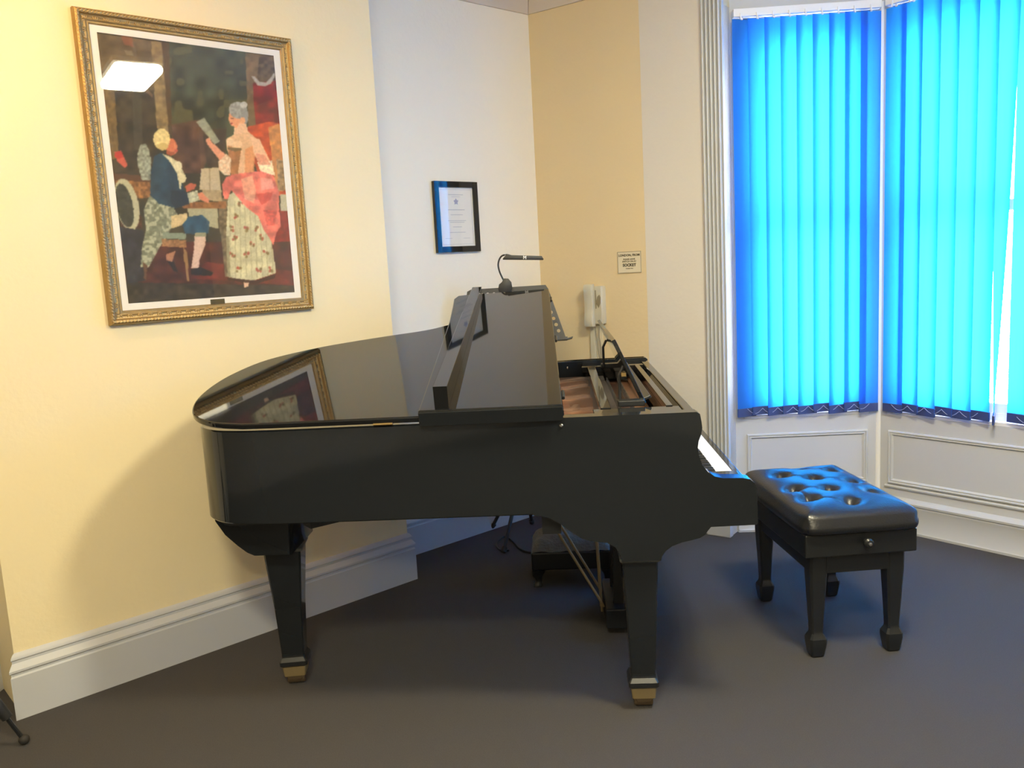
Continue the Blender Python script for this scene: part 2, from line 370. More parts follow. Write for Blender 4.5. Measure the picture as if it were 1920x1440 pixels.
# ================================================================== LAMPS
ang = atan2(.24, .195)
for k, (lx, ly) in enumerate(((1.085, 1.845), (-.35, .15), (.6, -1.9))):  # the second and third lamps are unseen, added to soften shadows
    t = thing('ceiling_lamp', (lx, ly, ZC - .14), ang, ['rectangular warm diffuser lamp on the ceiling in front of the painting', 'added unseen warm ceiling lamp softening shadows, above and left of the viewpoint', 'added unseen warm ceiling lamp softening shadows, behind the viewpoint'][k], 'lamp', 'ceiling lamps')
    bm = B(); box(bm, (-.15, -.30, .0), (.15, .30, .029), .004); tube(bm, [(0, -.2, .02), (0, -.2, .138)], .01, 8); tube(bm, [(0, .2, .02), (0, .2, .138)], .01, 8); link('housing', bm, 'gloss_white', t)
    bm = B(); box(bm, (-.14, -.29, -.060), (.14, .29, -.001), .025); link('diffuser', bm, 'lamp', t)
# pendant hanging out of the frame near the chimney breast
t = thing('pendant_lamp', (-1.50, 2.12, 2.56), 0, 'warm pendant lamp hanging from the ceiling left of the painting', 'lamp')
bm = B(); tube(bm, [(0, 0, .06), (0, 0, ZC - 2.56)], .004, 6); link('flex', bm, 'gloss_white', t)
bm = B(); lathe(bm, [(.025, -.03), (.025, .06), (.012, .075)], seg=16); link('lamp_holder', bm, 'gloss_white', t)
bm = B(); bmesh.ops.create_uvsphere(bm, u_segments=20, v_segments=12, radius=.055, matrix=Matrix.Translation((0, 0, -.07))); M['bulb'] = emit('warm_bulb', (1, .60, .24), LAMP_LEFT * 12); link('bulb', bm, 'bulb', t, smooth=60)
# ================================================================== GRAND PIANO
P0 = Vector((.54730, 2.50169, 0)); PY = -.05672509
piano = thing('grand_piano', P0, PY, 'black polished grand piano standing with its lid part open and front flap folded back', 'piano')
W = 1.50; ZR = .985
def offset_path(pts, d):
    out = []
    for i, p in enumerate(pts):
        a = pts[max(i - 1, 0)]; b = pts[min(i + 1, len(pts) - 1)]; t = (b - a).normalized(); out.append(p + Vector((-t.y, t.x, 0)) * d)
    return out
tail = [(-1.10, 0), (-1.30, .0), (-1.42, .012), (-1.51, .045), (-1.58, .125), (-1.608, .25), (-1.600, .40), (-1.54, .55), (-1.43, .680), (-1.26, .765), (-1.08, .84), (-.93, .915), (-.80, 1.01), (-.70, 1.14), (-.61, 1.28), (-.52, 1.40), (-.40, 1.475), (-.25, 1.50)]
path = [Vector((-.504, 0, 0)), Vector((-.8, 0, 0))] + spline([(x, y, 0) for x, y in tail], 6) + [Vector((-.10, 1.50, 0)), Vector((0.0, 1.50, 0))]
inner = offset_path(path, -.045)
bm = B(); rows = []
zb = .682
for p, q in zip(path, inner):
    e = (p - q).normalized() * .004
    ring = [(p, zb + .004), (p, ZR - .005), (p - e, ZR), (q + e, ZR), (q, ZR - .004), (q, zb), (p - e, zb)]
    rows.append([bm.verts.new((v.x, v.y, z)) for v, z in ring])
for a, b in zip(rows[:-1], rows[1:]):
    for k in range(7): bm.faces.new([a[k], a[(k + 1) % 7], b[(k + 1) % 7], b[k]])
bm.faces.new(rows[0]); bm.faces.new(rows[-1][::-1])
link('rim', bm, 'black_side', piano, smooth=35)
# cheeks with arm and leg bracket, near (bass) and far (treble)
prof = [(.004, ZR), (.014, .978), (.018, .955), (.020, .935), (.016, .915), (.008, .895), (.005, .875), (.008, .85), (.018, .82), (.034, .798), (.055, .783), (.08, .777), (.140, .775), (.160, .770), (.174, .758), (.181, .740),
        (.182, .630), (.178, .626), (.040, .624), (.030, .612), (.022, .600), (.005, .590), (-.02, .584), (-.05, .578), (-.08, .567), (-.10, .552), (-.112, .535), (-.115, .522),
        (-.236, .522), (-.240, .545), (-.255, .570), (-.28, .585), (-.33, .592), (-.36, .603), (-.39, .625), (-.42, .650), (-.46, .674), (-.504, .682), (-.504, ZR)]
bm = B(); prism(bm, prof, 0, .05, XZ); link('cheek', bm, 'black_side', piano, smooth=30)
bm = B(); prism(bm, prof, W - .05, W, XZ); link('cheek', bm, 'black_side', piano, smooth=30)
brk = [p for p in prof[20:]][:-2] + [(-.46, .69), (-.10, .69), (0, .69)]
for y0 in (.05, W - .17):
    bm = B(); prism(bm, [(.02, .655), (.02, .600)] + prof[21:36] + [(-.46, .69), (0.02, .69)], y0 - .0, y0 + .12, XZ); link('leg_bracket', bm, 'black_side', piano, smooth=30)
# keybed, key slip, key blocks, fallboard
bm = B(); box(bm, (-.28, .05, .628), (.176, W - .05, .70), .004); link('keybed', bm, 'black_side', piano)
bm = B(); box(bm, (.150, .05, .70), (.174, W - .05, .742), .004); link('key_slip', bm, 'black_side', piano)
for y0 in (.05, W - .125):
    bm = B(); box(bm, (0.0, y0, .70), (.149, y0 + .075, .768), .006); link('key_block', bm, 'black_side', piano)
bm = B(); prism(bm, [(-.045, .70), (-.012, .76), (-.004, .80), (-.008, .90), (-.018, .935), (-.04, .945), (-.055, .94), (-.06, .70)], .052, W - .052, XZ); link('fallboard', bm, 'black', piano, smooth=35)
bm = B(); lathe(bm, [(.004, 0), (.006, .012), (.012, .020), (.013, .028), (.008, .034), (.002, .036)], seg=14, mtx=Matrix.Translation((-.006, .42, .925)) @ Matrix.Rotation(radians(80), 4, 'Y')); link('fallboard_knob', bm, 'darkmetal', piano, smooth=40)
# keys
bmw = B(); kw = (W - .25) / 52; box(bmw, (-.0, .0006, .705), (.148, kw - .0006, .745), .0012); k0 = link('white_key', bmw, 'ivory', piano); k0.location = (0, .125, 0)
for i in range(1, 52): k = k0.copy(); COL.objects.link(k); k.parent = piano; k.location = (0, .125 + kw * i, 0)
bmw = B(); prism(bmw, [(0, .745), (.085, .745), (.093, .748), (.088, .757), (0, .758)], -.005, .005, XZ); b0 = link('black_key', bmw, 'satin', piano); first = True
for i in range(51):
    if i % 7 in (0, 2, 3, 5, 6):
        if first: k = b0; first = False
        else: k = b0.copy(); COL.objects.link(k); k.parent = piano
        k.location = (0, .125 + kw * (i + 1), 0)
# top frame around the opening: stretcher, side ledges, music desk tray
bm = B(); box(bm, (-.02, .05, .925), (.012, W - .05, .975), .004); link('stretcher', bm, 'black', piano)
bm = B(); box(bm, (-.30, .05, .945), (-.02, .20, .971), .002); link('bass_ledge', bm, 'black', piano)
bm = B(); box(bm, (-.30, W - .20, .945), (-.02, W - .05, .971), .002); link('treble_ledge', bm, 'black', piano)
bm = B(); box(bm, (-.275, .20, .950), (-.240, W - .20, .974), .002); link('desk_rail', bm, 'black', piano)
bm = B(); box(bm, (-.062, .20, .950), (-.040, W - .20, .974), .002); link('desk_rail', bm, 'black', piano)
# music desk leaning back, hinged lower panel, props
mt = Matrix.Translation((-.128, 0, .976)) @ Matrix.Rotation(radians(-23.5), 4, 'Y')
desk = [(.24, 0), (1.24, 0), (1.24, .19), (1.235, .215), (1.215, .232), (.265, .232), (.245, .215), (.24, .19)]
bm = B(); t_ = B(); prism(t_, [(y, z) for y, z in desk], 0, .013, Matrix(((0, 0, 1, -.0065), (1, 0, 0, 0), (0, 1, 0, 0), (0, 0, 0, 1))), bev=.002); join(bm, t_, mt); md = link('music_desk', bm, 'black', piano)
bm = B(); box(bm, (.0065, .28, .0), (.032, 1.20, .010), .002, mt); link('desk_lip', bm, 'satin', md)
for y0 in (.215, 1.22):
    bm = B(); box(bm, (-.215, y0, .972), (-.128, y0 + .042, .992), .003); link('desk_hinge_block', bm, 'satin', md)
bm = B(); box(bm, (-.43, W - .062, .950), (-.36, W - .046, .960), .002); link('latch_plate', bm, 'steel', piano)
for y in (.27, 1.20):
    bm = B(); tube(bm, [(-.205, y, .985), (-.205, y, 1.07), (-.190, y, 1.10)], .0055, 8); link('desk_prop', bm, 'darkmetal', md)
bm = B(); box(bm, (-.200, .235, 1.07), (-.185, .285, 1.082)); link('desk_catch', bm, 'brass', md)
# inside: soundboard, plate, struts, pin block, pins, strings
def ins(z0, z1, x0, x1, name, m, inset=.05):
    q = offset_path(path, -inset); pts = [(max(min(v.x, x1), x0), v.y) for v in q if v.x <= x1 + .001]
    pts = [(v.x, v.y) for v in q if v.x <= x1]
    ya, yb = pts[0][1], pts[-1][1]
    pts = [(x1, ya)] + pts + [(x1, yb)]
    bm = B(); prism(bm, pts, z0, z1); return link(name, bm, m, piano)
ins(.690, .705, 0, -.08, 'soundboard', 'wood')
ins(.862, .874, 0, -.275, 'iron_plate', 'copper', .048)
bm = B(); box(bm, (-.275, .05, .862), (-.065, W - .05, .885), .002); link('tuning_block', bm, 'wood', piano)
for y0, y1 in ((.26, .20), (.52, .42), (.82, .62), (1.12, .72), (1.32, .98)):
    bm = B(); a = Vector((-.28, y0, .874)); b = Vector((-.95, y1, .874)); dd = (b - a).normalized(); nn = Vector((-dd.y, dd.x, 0)) * .016
    vs = [a + nn, a - nn, b - nn, b + nn]; prism(bm, [(v.x, v.y) for v in vs], .872, .912, bev=.005); link('plate_strut', bm, 'copper', piano)
bm = B()
for vs in ([(-.36, .06), (-.33, .06), (-.40, 1.40), (-.43, 1.38)],): prism(bm, vs, .872, .892, bev=.004)
link('plate_strut', bm, 'copper', piano)
for (a, b) in (((-.50, .10), (-.34, .75)), ((-.34, .80), (-.52, 1.32))):
    bm = B(); a = Vector((*a, 0)); b = Vector((*b, 0)); dd = (b - a).normalized(); nn = Vector((-dd.y, dd.x, 0)) * .012
    prism(bm, [((a + nn).x, (a + nn).y), ((a - nn).x, (a - nn).y), ((b - nn).x, (b - nn).y), ((b + nn).x, (b + nn).y)], .872, .897, bev=.004); link('plate_strut', bm, 'copper', piano)
bm = B()
for j in range(3):
    for i in range(70): y = .12 + i * .0178 + j * .006; x = -.235 + j * .05; box(bm, (x - .003, y - .003, .885), (x + .003, y + .003, .912))
tag(link('tuning_pins', bm, 'steel', piano), kind='stuff')
bm = B()
for i in range(110):
    y = .11 + i * .0117; xe = -.62 if y > .95 else -1.0
    box(bm, (xe, y - .0006, .9155), (-.20, y + .0006, .9165))
tag(link('strings', bm, 'steel', piano), kind='stuff')
# short lid prop (behind the flap)
bm = B(); tube(bm, [(-.62, W - .24, .90), (-.62, W - .25, 1.245)], .008, 8); link('lid_prop', bm, 'black', piano, smooth=40)

# lid, hinged on the bass side, raised 12 degrees
TH = radians(12); HZ = .992
LM = Matrix.Translation((0, -.004, HZ)) @ Matrix.Rotation(TH, 4, 'X')
lid_pts = [(-.395, -.006), (-1.30, -.006)] + [(p.x, p.y) for p in spline([(-1.39, -.004, 0), (-1.50, .025, 0), (-1.585, .10, 0), (-1.625, .22, 0), (-1.625, .36, 0), (-1.59, .50, 0), (-1.51, .64, 0), (-1.36, .755, 0), (-1.22, .825, 0), (-1.07, .885, 0), (-.95, .93, 0), (-.87, .985, 0), (-.76, 1.10, 0), (-.66, 1.26, 0), (-.57, 1.37, 0), (-.50, 1.42, 0), (-.45, 1.43, 0)], 5)]
bm = B(); t_ = B(); prism(t_, lid_pts, 0, .020, None, bev=.005); join(bm, t_, LM); lid = link('lid', bm, 'black', piano, smooth=20)
FM = LM @ Matrix.Translation((0, 0, .024))
bm = B(); t_ = B(); fl = [(-.398, -.020), (-.835, -.020), (-.84, .5), (-.845, .96), (-.856, 1.20), (-.864, 1.33), (-.850, 1.385), (-.82, 1.395), (-.45, 1.432), (-.434, 1.425)]
prism(t_, fl, 0, .020, None, bev=.004); join(bm, t_, FM); link('lid_flap', bm, 'black', lid, smooth=20)
bm = B(); box(bm, (-.835, -.026, -.030), (-.398, -.020, .016), .002, FM); link('flap_edge_strip', bm, 'black_side', lid)
bm = B(); t_ = B(); sqloft(t_, [(-.010, .0215, .036, -.7635, .056), (1.42, .0215, .014, -.7635, .034)], .05); join(bm, t_, FM @ XZ); link('flap_nose_rail', bm, 'black', lid)
bm = B()
for w in (.12, .72, 1.32): tube(bm, [(-.392 - .026 * w, w - .03, .022), (-.392 - .026 * w, w + .03, .022)], .0055, 8)
t_ = bm; bm = B(); join(bm, t_, LM); link('flap_hinge', bm, 'satin', lid)
bm = B(); t_ = B()
tube(t_, [(-.95 - .03, -.004, 0), (-.95 + .03, -.004, 0)], .005, 8)
join(bm, t_, LM); link('lid_hinge', bm, 'brass', lid)
bm = B(); lathe(bm, [(.006, 0), (.006, .006), (.003, .009)], seg=10, mtx=Matrix.Translation((-.405, -.001, .962)) @ Matrix.Rotation(radians(90), 4, 'X')); link('rim_button', bm, 'steel', piano)

# legs with collar, shoe, brass cap and caster
def leg(cx, cy, ztop, hw0, rz=0):
    mt = Matrix.Translation((cx, cy, 0)) @ Matrix.Rotation(rz, 4, 'Z')
    bm = B(); sqloft(bm, [(.118, .0395, .0395), (.125, .039, .039), (.30, .047, .047), (.485, hw0, hw0), (ztop - .012, hw0 + .001, hw0 + .001)], .10, mt)
    l = link('leg', bm, 'black_side', piano)
    bm = B(); sqloft(bm, [(ztop - .014, hw0 + .005, hw0 + .005), (ztop - .010, hw0 + .009, hw0 + .009), (ztop - .003, hw0 + .009, hw0 + .009), (ztop, hw0 + .004, hw0 + .004)], .08, mt); tag(link('leg_collar', bm, 'collar', l))
    bm = B(); sqloft(bm, [(.078, .043, .043), (.083, .048, .048), (.098, .048, .048), (.112, .040, .040), (.120, .039, .039)], .10, mt); link('leg_shoe', bm, 'satin', l)
    bm = B(); sqloft(bm, [(.040, .037, .037), (.079, .041, .041)], .10, mt); tag(link('leg_cap', bm, 'dull_brass', l), 'aged brass leg cap')
    bm = B(); sqloft(bm, [(.026, .022, .032), (.041, .030, .034)], .1, mt); lathe(bm, [(.005, -.030), (.022, -.030), (.0245, -.025), (.0245, .025), (.022, .030), (.005, .030)], seg=20, mtx=mt @ Matrix.Translation((0, 0, .0245)) @ Matrix.Rotation(radians(90), 4, 'Y'))
    tag(link('caster', bm, 'bronze', l, smooth=40), 'dark bronze caster wheel')
leg(-.177, .085, .522, .055); leg(-.177, W - .085, .522, .055); leg(-1.400, .300, .522, .062, radians(8))
# tail leg block, rounded under the tail
bp = [(-1.590, .69), (-1.585, .650), (-1.555, .600), (-1.515, .560), (-1.485, .535), (-1.46, .523), (-1.335, .522), (-1.332, .60), (-1.328, .69)]
bm = B(); prism(bm, bp, .16, .44, XZ, bev=.012); link('tail_block', bm, 'black_side', piano, smooth=24)
bm = B(); ins_pts = offset_path(path, -.03)
# back beams under the case
for (xa, ya, xb, yb) in ((-.45, .06, -.45, 1.40), (-1.25, .10, -.52, .70), (-.9, .86, -.50, .70)):
    bm = B(); a = Vector((xa, ya, 0)); b = Vector((xb, yb, 0)); dd = (b - a).normalized(); nn = Vector((-dd.y, dd.x, 0)) * .03
    prism(bm, [((a + nn).x, (a + nn).y), ((a - nn).x, (a - nn).y), ((b - nn).x, (b - nn).y), ((b + nn).x, (b + nn).y)], .60 if xa > -.5 else .64, .689); link('back_beam', bm, 'satin', piano)
# pedal lyre
cy = .75
bm = B(); box(bm, (-.265, cy - .165, .035), (-.150, cy + .165, .115), .006); ly = link('pedal_box', bm, 'satin', piano)
for s in (-1, 1):
    bm = B(); sqloft(bm, [(.115, .028, .022), (.25, .022, .018), (.42, .022, .018), (.56, .030, .024), (.625, .034, .03)], .1, Matrix.Translation((-.205, cy + s * .085, 0))); link('lyre_post', bm, 'satin', ly)
bm = B(); box(bm, (-.26, cy - .13, .585), (-.15, cy + .13, .628), .006); link('lyre_top', bm, 'satin', ly)
for s in (-1, 0, 1):
    bm = B(); tube(bm, [(-.275, cy + s * .05, .06), (-.285, cy + s * .05, .40), (-.285, cy + s * .05, .63)], .0055 if s else .007, 8); tag(link('pedal_rod', bm, 'dull_brass', ly), 'brass pedal rod')
    bm = B(); pts = [(-.15, cy + s * .06, .055), (-.09, cy + s * .06, .060), (-.05, cy + s * .06, .052), (-.02, cy + s * .06, .046)]
    t_ = B(); prism(t_, [(-.152, .050), (-.125, .055), (-.105, .050), (-.09, .044), (-.086, .050), (-.10, .060), (-.125, .066), (-.152, .062)], -.011, .011, XZ); join(bm, t_, Matrix.Translation((0, cy + s * .06, 0))); link('pedal', bm, 'bronze', ly)
for s in (-1, 1):
    bm = B(); tube(bm, [(-.268, cy + s * .075, .09), (-.56, cy + s * .075, .63)], .0055, 8); tag(link('lyre_brace', bm, 'dull_brass', ly), 'thin brass brace rod')
bm = B(); tube(bm, [(-.140, cy + .10, .14), (-.165, cy + .09, .58)], .005, 8); tag(link('lyre_brace', bm, 'steel', ly), 'thin steel rod')

# ================================================================== STOOL
SR = radians(3.2); sc = Vector((1.170, 3.135, 0))
st = thing('piano_stool', sc, SR, 'black leather button-tufted piano stool beside the grand piano keyboard', 'stool')
# leather cushion with button dimples
dm = [(1.166, 3.413), (1.272, 3.357), (1.052, 3.309), (1.158, 3.241), (1.286, 3.184), (1.04, 3.121), (1.161, 3.082), (1.303, 3.04), (1.051, 2.986), (1.174, 2.924)]
inv = Matrix.Rotation(-SR, 3, 'Z'); dml = [inv @ (Vector((x + .005, y - .02, 0)) - sc) for x, y in dm]
CX, CY = .215, .335
def seat():
    bm = B(); N, Mm = 84, 120; rows = []
    for j in range(Mm + 1):
        row = []
        for i in range(N + 1):
            u = -1 + 2 * i / N; v = -1 + 2 * j / Mm
            # rounded rectangle mapping
            x = u * CX; y = v * CY
            e = max(abs(u) ** 7, abs(v) ** 9)
            cr = (abs(u * v)) ** 9
            x *= 1 - .09 * cr; y *= 1 - .06 * cr
            edge = max(abs(u), 1 - (1 - abs(v)) * CY / CX)
            z = .062 * (1 - max(0, edge) ** 3.4) ** .5 if edge < 1 else 0
            zz = .508 + z
            p = Vector((x, y, 0)); dip = 0
            for d in dml:
                r = (p - d).length; dip += .030 * math.exp(-(r / .026) ** 2) + .008 * math.exp(-(r / .050) ** 2)
            for a in range(len(dml)):                # creases between neighbouring buttons
                for b in range(a + 1, len(dml)):
                    A_, B2 = dml[a], dml[b]; L = (A_ - B2).length
                    if L < .145:
                        tt = max(0, min(1, (p - A_).dot(B2 - A_) / L ** 2)); q = (A_ + (B2 - A_) * tt - p).length
                        if q < .02: dip += .0035 * math.exp(-(q / .006) ** 2)
            zz -= min(dip, .034) * (1 - e)
            row.append(bm.verts.new((x, y, zz)))
        rows.append(row)
    for j in range(Mm):
        for i in range(N): bm.faces.new([rows[j][i], rows[j][i + 1], rows[j + 1][i + 1], rows[j + 1][i]])
    per = [rows[0][i] for i in range(N + 1)] + [rows[j][N] for j in range(1, Mm + 1)] + [rows[Mm][i] for i in range(N - 1, -1, -1)] + [rows[j][0] for j in range(Mm - 1, 0, -1)]
    prev = per
    for sx, z in ((1.012, .500), (1.014, .490), (1.0, .478), (.975, .470), (.93, .468)):
        cur = [bm.verts.new((v.co.x * sx, v.co.y * sx, z)) for v in per]
        for k in range(len(per)): bm.faces.new([prev[k], prev[(k + 1) % len(per)], cur[(k + 1) % len(per)], cur[k]])
        prev = cur
    bm.faces.new(prev); return bm
seat_o = link('seat_cushion', seat(), 'leather', st, smooth=50)
for d in dml:
    bm = B(); lathe(bm, [(.0095, 0), (.0095, .002), (.007, .005), (.002, .0065)], (d.x, d.y, .530), 12); link('button', bm, 'leather', seat_o, smooth=50)
bm = B(); box(bm, (-.200, -.312, .385), (.200, .312, .469), .005); fr = link('seat_box', bm, 'satin', st)
for lo, hi in (((-.165, -.283, .315), (.165, -.262, .386)), ((-.165, .262, .315), (.165, .283, .386)), ((-.165, -.262, .315), (-.145, .262, .386)), ((.145, -.262, .315), (.165, .262, .386))):
    bm = B(); box(bm, lo, hi, .003); link('apron', bm, 'satin', st)
for sx in (-1, 1):
    for sy in (-1, 1):
        bm = B(); c = (sx * .140, sy * .255)
        sqloft(bm, [(0, .019, .019), (.006, .024, .024), (.030, .028, .028), (.055, .0315, .0315), (.070, .031, .031), (.088, .0215, .0215), (.10, .0205, .0205), (.20, .0255, .0255), (.27, .0295, .0295), (.31, .0315, .0315), (.3845, .032, .032)], .25, Matrix.Translation((c[0], c[1], 0))); link('leg', bm, 'satin', st, smooth=25)
bm = B(); lathe(bm, [(.006, 0), (.006, .014), (.014, .017), (.017, .024), (.017, .034), (.012, .040), (.003, .042)], seg=20, mtx=Matrix.Translation((.01, -.312, .438)) @ Matrix.Rotation(radians(90), 4, 'X')); kn = link('adjusting_knob', bm, 'satin', st, smooth=35)
bm = B(); lathe(bm, [(.007, 0), (.006, .003), (.001, .004)], seg=12, mtx=Matrix.Translation((.01, -.354, .438)) @ Matrix.Rotation(radians(90), 4, 'X')); tag(link('knob_screw', bm, 'steel', kn), 'bright steel screw')

# ================================================================== FOOTSTOOL under the piano
fs = thing('footstool', (.235, 3.76, 0), radians(-3), 'low footstool with grey tapestry cushion under the grand piano', 'footstool')
bm = B(); box(bm, (-.185, -.125, .080), (.185, .125, .165), .008); link('frame', bm, 'satin', fs)
bm = B(); N = 24; rows = []
for j in range(N + 1):
    rows.append([bm.verts.new((u * .18, v * .12, .165 + .062 * ((1 - abs(u) ** 4) * (1 - abs(v) ** 4)) ** .45 + .004 * sin(9 * u + 4 * v))) for u in [-1 + 2 * i / N for i in range(N + 1)] for v in [-1 + 2 * j / N]])
for j in range(N):
    for i in range(N): bm.faces.new([rows[j][i], rows[j][i + 1], rows[j + 1][i + 1], rows[j + 1][i]])
link('cushion', bm, 'tapestry', fs, smooth=60)
for sx in (-1, 1):
    for sy in (-1, 1):
        bm = B(); x, y = sx * .155, sy * .098
        sqloft(bm, [(0, .020, .018, x + sx * .006, y), (.010, .020, .018, x + sx * .004, y), (.022, .013, .012, x, y), (.038, .016, .015, x + sx * .002, y), (.056, .024, .022, x + sx * .005, y), (.070, .029, .026, x + sx * .001, y), (.0805, .030, .027, x, y)], .3); link('leg', bm, 'satin', fs, smooth=50)

# ================================================================== MUSIC STAND with clip lamp, behind the piano
ms = thing('music_stand', (.035, 4.36, 0), 0, 'black metal music stand with holed desk standing behind the piano lid', 'music stand')
bm = B(); tube(bm, [(0, 0, .16), (0, 0, .62)], .013, 12); tube(bm, [(0, 0, .60), (0, 0, 1.18)], .009, 12); link('pole', bm, 'darkmetal', ms, smooth=40)
bm = B(); lathe(bm, [(.022, -.03), (.022, .03)], (0, 0, .20), 14); link('hub', bm, 'darkmetal', ms, smooth=40)
for fx, fy in ((-.125, -.245), (.035, .09 + .13), (-.19, .18)):
    q = Vector((fx, fy, 0)); bm = B(); tube(bm, [q * .09 + Vector((0, 0, .36)), q * .95 + Vector((0, 0, .025))], .010, 10); l = link('leg', bm, 'darkmetal', ms, smooth=40)
    bm = B(); tube(bm, [q * .93 + Vector((0, 0, .030)), q * 1.0 + Vector((0, 0, .012))], .014, 10); link('rubber_foot', bm, 'rubber', l)
    bm = B(); tube(bm, [Vector((0, 0, .20)), q * .55 + Vector((0, 0, .17))], .005, 6); link('leg_stay', bm, 'darkmetal', ms)
# desk plate (holes are real openings)
TL = radians(-14); MD = Matrix.Translation((-.015, -.055, 1.055)) @ Matrix.Rotation(TL, 4, 'X')
def desk_bm():
    bm = B(); Hh = .292
    out = [(-.285, 0), (.272, 0)] ; tp = [(.192, Hh - .02), (.180, Hh), (-.205, Hh - .004), (-.225, Hh - .014)]
    outer = out + tp
    holes = []
    def hole(x, z, r=.0095): holes.append([(x + r * cos(2 * pi * k / 10), z + r * sin(2 * pi * k / 10)) for k in range(10)])
    for i in range(12): hole(-.185 + i * .0325, Hh - .034)
    for i in range(6): f = (i + .6) / 6.5; hole(.252 - .072 * f - .012, .03 + f * (Hh - .08)); hole(-.262 + .066 * f + .010, .03 + f * (Hh - .08))
    vs = []; es = []
    for loop in [outer] + holes:
        v = [bm.verts.new((p[0], 0, p[1])) for p in loop]
        for k in range(len(v)): es.append(bm.edges.new((v[k], v[(k + 1) % len(v)])))
    bmesh.ops.triangle_fill(bm, use_beauty=True, use_dissolve=False, edges=es, normal=(0, -1, 0))
    # remove faces that filled the holes
    kill = []
    for f in bm.faces:
        c = f.calc_center_median()
        for h in holes:
            hx = sum(p[0] for p in h) / 10; hz = sum(p[1] for p in h) / 10
            if (c.x - hx) ** 2 + (c.z - hz) ** 2 < .0085 ** 2 and all((v.co.x - hx) ** 2 + (v.co.z - hz) ** 2 < .0100 ** 2 for v in f.verts): kill.append(f); break
    bmesh.ops.delete(bm, geom=kill, context='FACES_ONLY')
    r = bmesh.ops.extrude_face_region(bm, geom=bm.faces[:]); bmesh.ops.translate(bm, verts=[g for g in r['geom'] if isinstance(g, bmesh.types.BMVert)], vec=(0, .0025, 0))
    for v in bm.verts: v.co = MD @ v.co
    return bm
dk = link('desk', desk_bm(), 'darkmetal', ms)
bm = B(); box(bm, (-.287, -.045, -.004), (.274, .001, 0), .001, MD); box(bm, (-.287, -.047, -.004), (.274, -.044, .010), 0, MD)
prism(bm, [(.272, -.003), (.300, .004), (.302, .010), (.275, .004)], -.045, .0, MD @ XZ); link('desk_ledge', bm, 'darkmetal', dk)
bm = B(); box(bm, (-.015, .004, .08), (.045, .03, .16), .004, MD); link('desk_bracket', bm, 'darkmetal', ms)
lp = thing('clip_lamp', (-.002, 4.235, 1.345), 0, 'black clip-on gooseneck lamp on top of the music stand', 'lamp')
bm = B(); prism(bm, [(-.030, -.045), (.006, -.055), (.030, -.012), (.026, .020), (.012, .038), (-.010, .040), (-.022, .022), (-.036, .012), (-.042, -.012)], -.022, -.002, XZ, bev=.003)
prism(bm, [(-.022, -.05), (.020, -.05), (.024, .01), (0, .03), (-.022, .01)], .012, .030, XZ, bev=.003); box(bm, (-.012, -.003, .005), (.012, .013, .024)); link('clip_body', bm, 'darkmetal', lp, smooth=30)
bm = B(); tube(bm, [p for p in spline([(-.012, -.010, .030), (-.030, -.010, .075), (-.034, -.010, .115), (-.018, -.010, .148), (.010, -.010, .155), (.045, -.010, .143)], 6)], .0042, 8); link('gooseneck', bm, 'darkmetal', lp, smooth=60)
bm = B(); mh = Matrix.Translation((.090, -.012, .136)) @ Matrix.Rotation(radians(3.5), 4, 'Y'); prism(bm, [(-.10, -.010), (.098, -.010), (.102, -.006), (.092, .010), (-.085, .013), (-.1, -.004)], -.018, .018, mh @ XZ, bev=.003); hd = link('lamp_head', bm, 'darkmetal', lp, smooth=30)
me = textmesh('M', .022, .0006, .0008); me.materials.append(M['ivory']); o = bpy.data.objects.new('lettering', me); COL.objects.link(o); o.parent = hd; o.matrix_local = mh @ Matrix.Translation((.008, -.0195, .001)) @ Matrix.Rotation(radians(90), 4, 'X'); tag(o, 'small white letter mark')
# cable on the carpet near the stand
bm = B(); tube(bm, spline([(-.060, 4.155, .006), (-.105, 4.165, .006), (-.128, 4.26, .006), (-.09, 4.37, .006), (-.06, 4.34, .006), (-.03, 4.26, .006), (.00, 4.16, .006), (.06, 4.10, .006), (.15, 4.09, .006)], 8), .005, 6)
tag(link('cable', bm, 'cable', smooth=60), 'black cable looped on the carpet at the foot of the music stand', 'cable')
bm = B(); tube(bm, spline([(.02, 4.30, .30), (.06, 4.22, .22), (.10, 4.18, .16), (.13, 4.16, .20), (.16, 4.15, .30), (.18, 4.14, .45)], 8), .004, 6)
#discard
bm.free()

# ================================================================== STAND at the left edge of the frame
ft = Vector((-1.640, 2.555, 0)); hub = Vector((-1.865, 2.42, 0))
ls = thing('tripod_stand', hub, 0, 'black folding tripod stand at the left edge with one rubber-tipped leg in view', 'stand')
bm = B(); tube(bm, [(0, 0, .25), (0, 0, 1.05)], .012, 12); link('pole', bm, 'darkmetal', ls, smooth=40)
bm = B(); lathe(bm, [(.03, -.03), (.03, .03)], (0, 0, .62), 14); link('hub', bm, 'darkmetal', ls, smooth=40)
dv = ft - hub
for k in range(3):
    R_ = Matrix.Rotation(k * 2 * pi / 3, 3, 'Z'); q = R_ @ dv
    bm = B(); tube(bm, [q * .06 + Vector((0, 0, .62)), q * .86 + Vector((0, 0, .105))], .017, 12); l = link('leg', bm, 'darkmetal', ls, smooth=40)
    bm = B(); tube(bm, [q * .84 + Vector((0, 0, .115)), q * .99 + Vector((0, 0, .020))], .007, 8); tag(link('leg_rod', bm, 'satin', l), 'thin inner rod')
    bm = B(); bmesh.ops.create_uvsphere(bm, u_segments=14, v_segments=10, radius=.017, matrix=Matrix.Translation(q + Vector((0, 0, .017)))); link('rubber_foot', bm, 'rubber', l, smooth=60)
    bm = B(); tube(bm, [Vector((0, 0, .27)), q * .62 + Vector((0, 0, .255))], .006, 6); link('leg_stay', bm, 'darkmetal', ls)
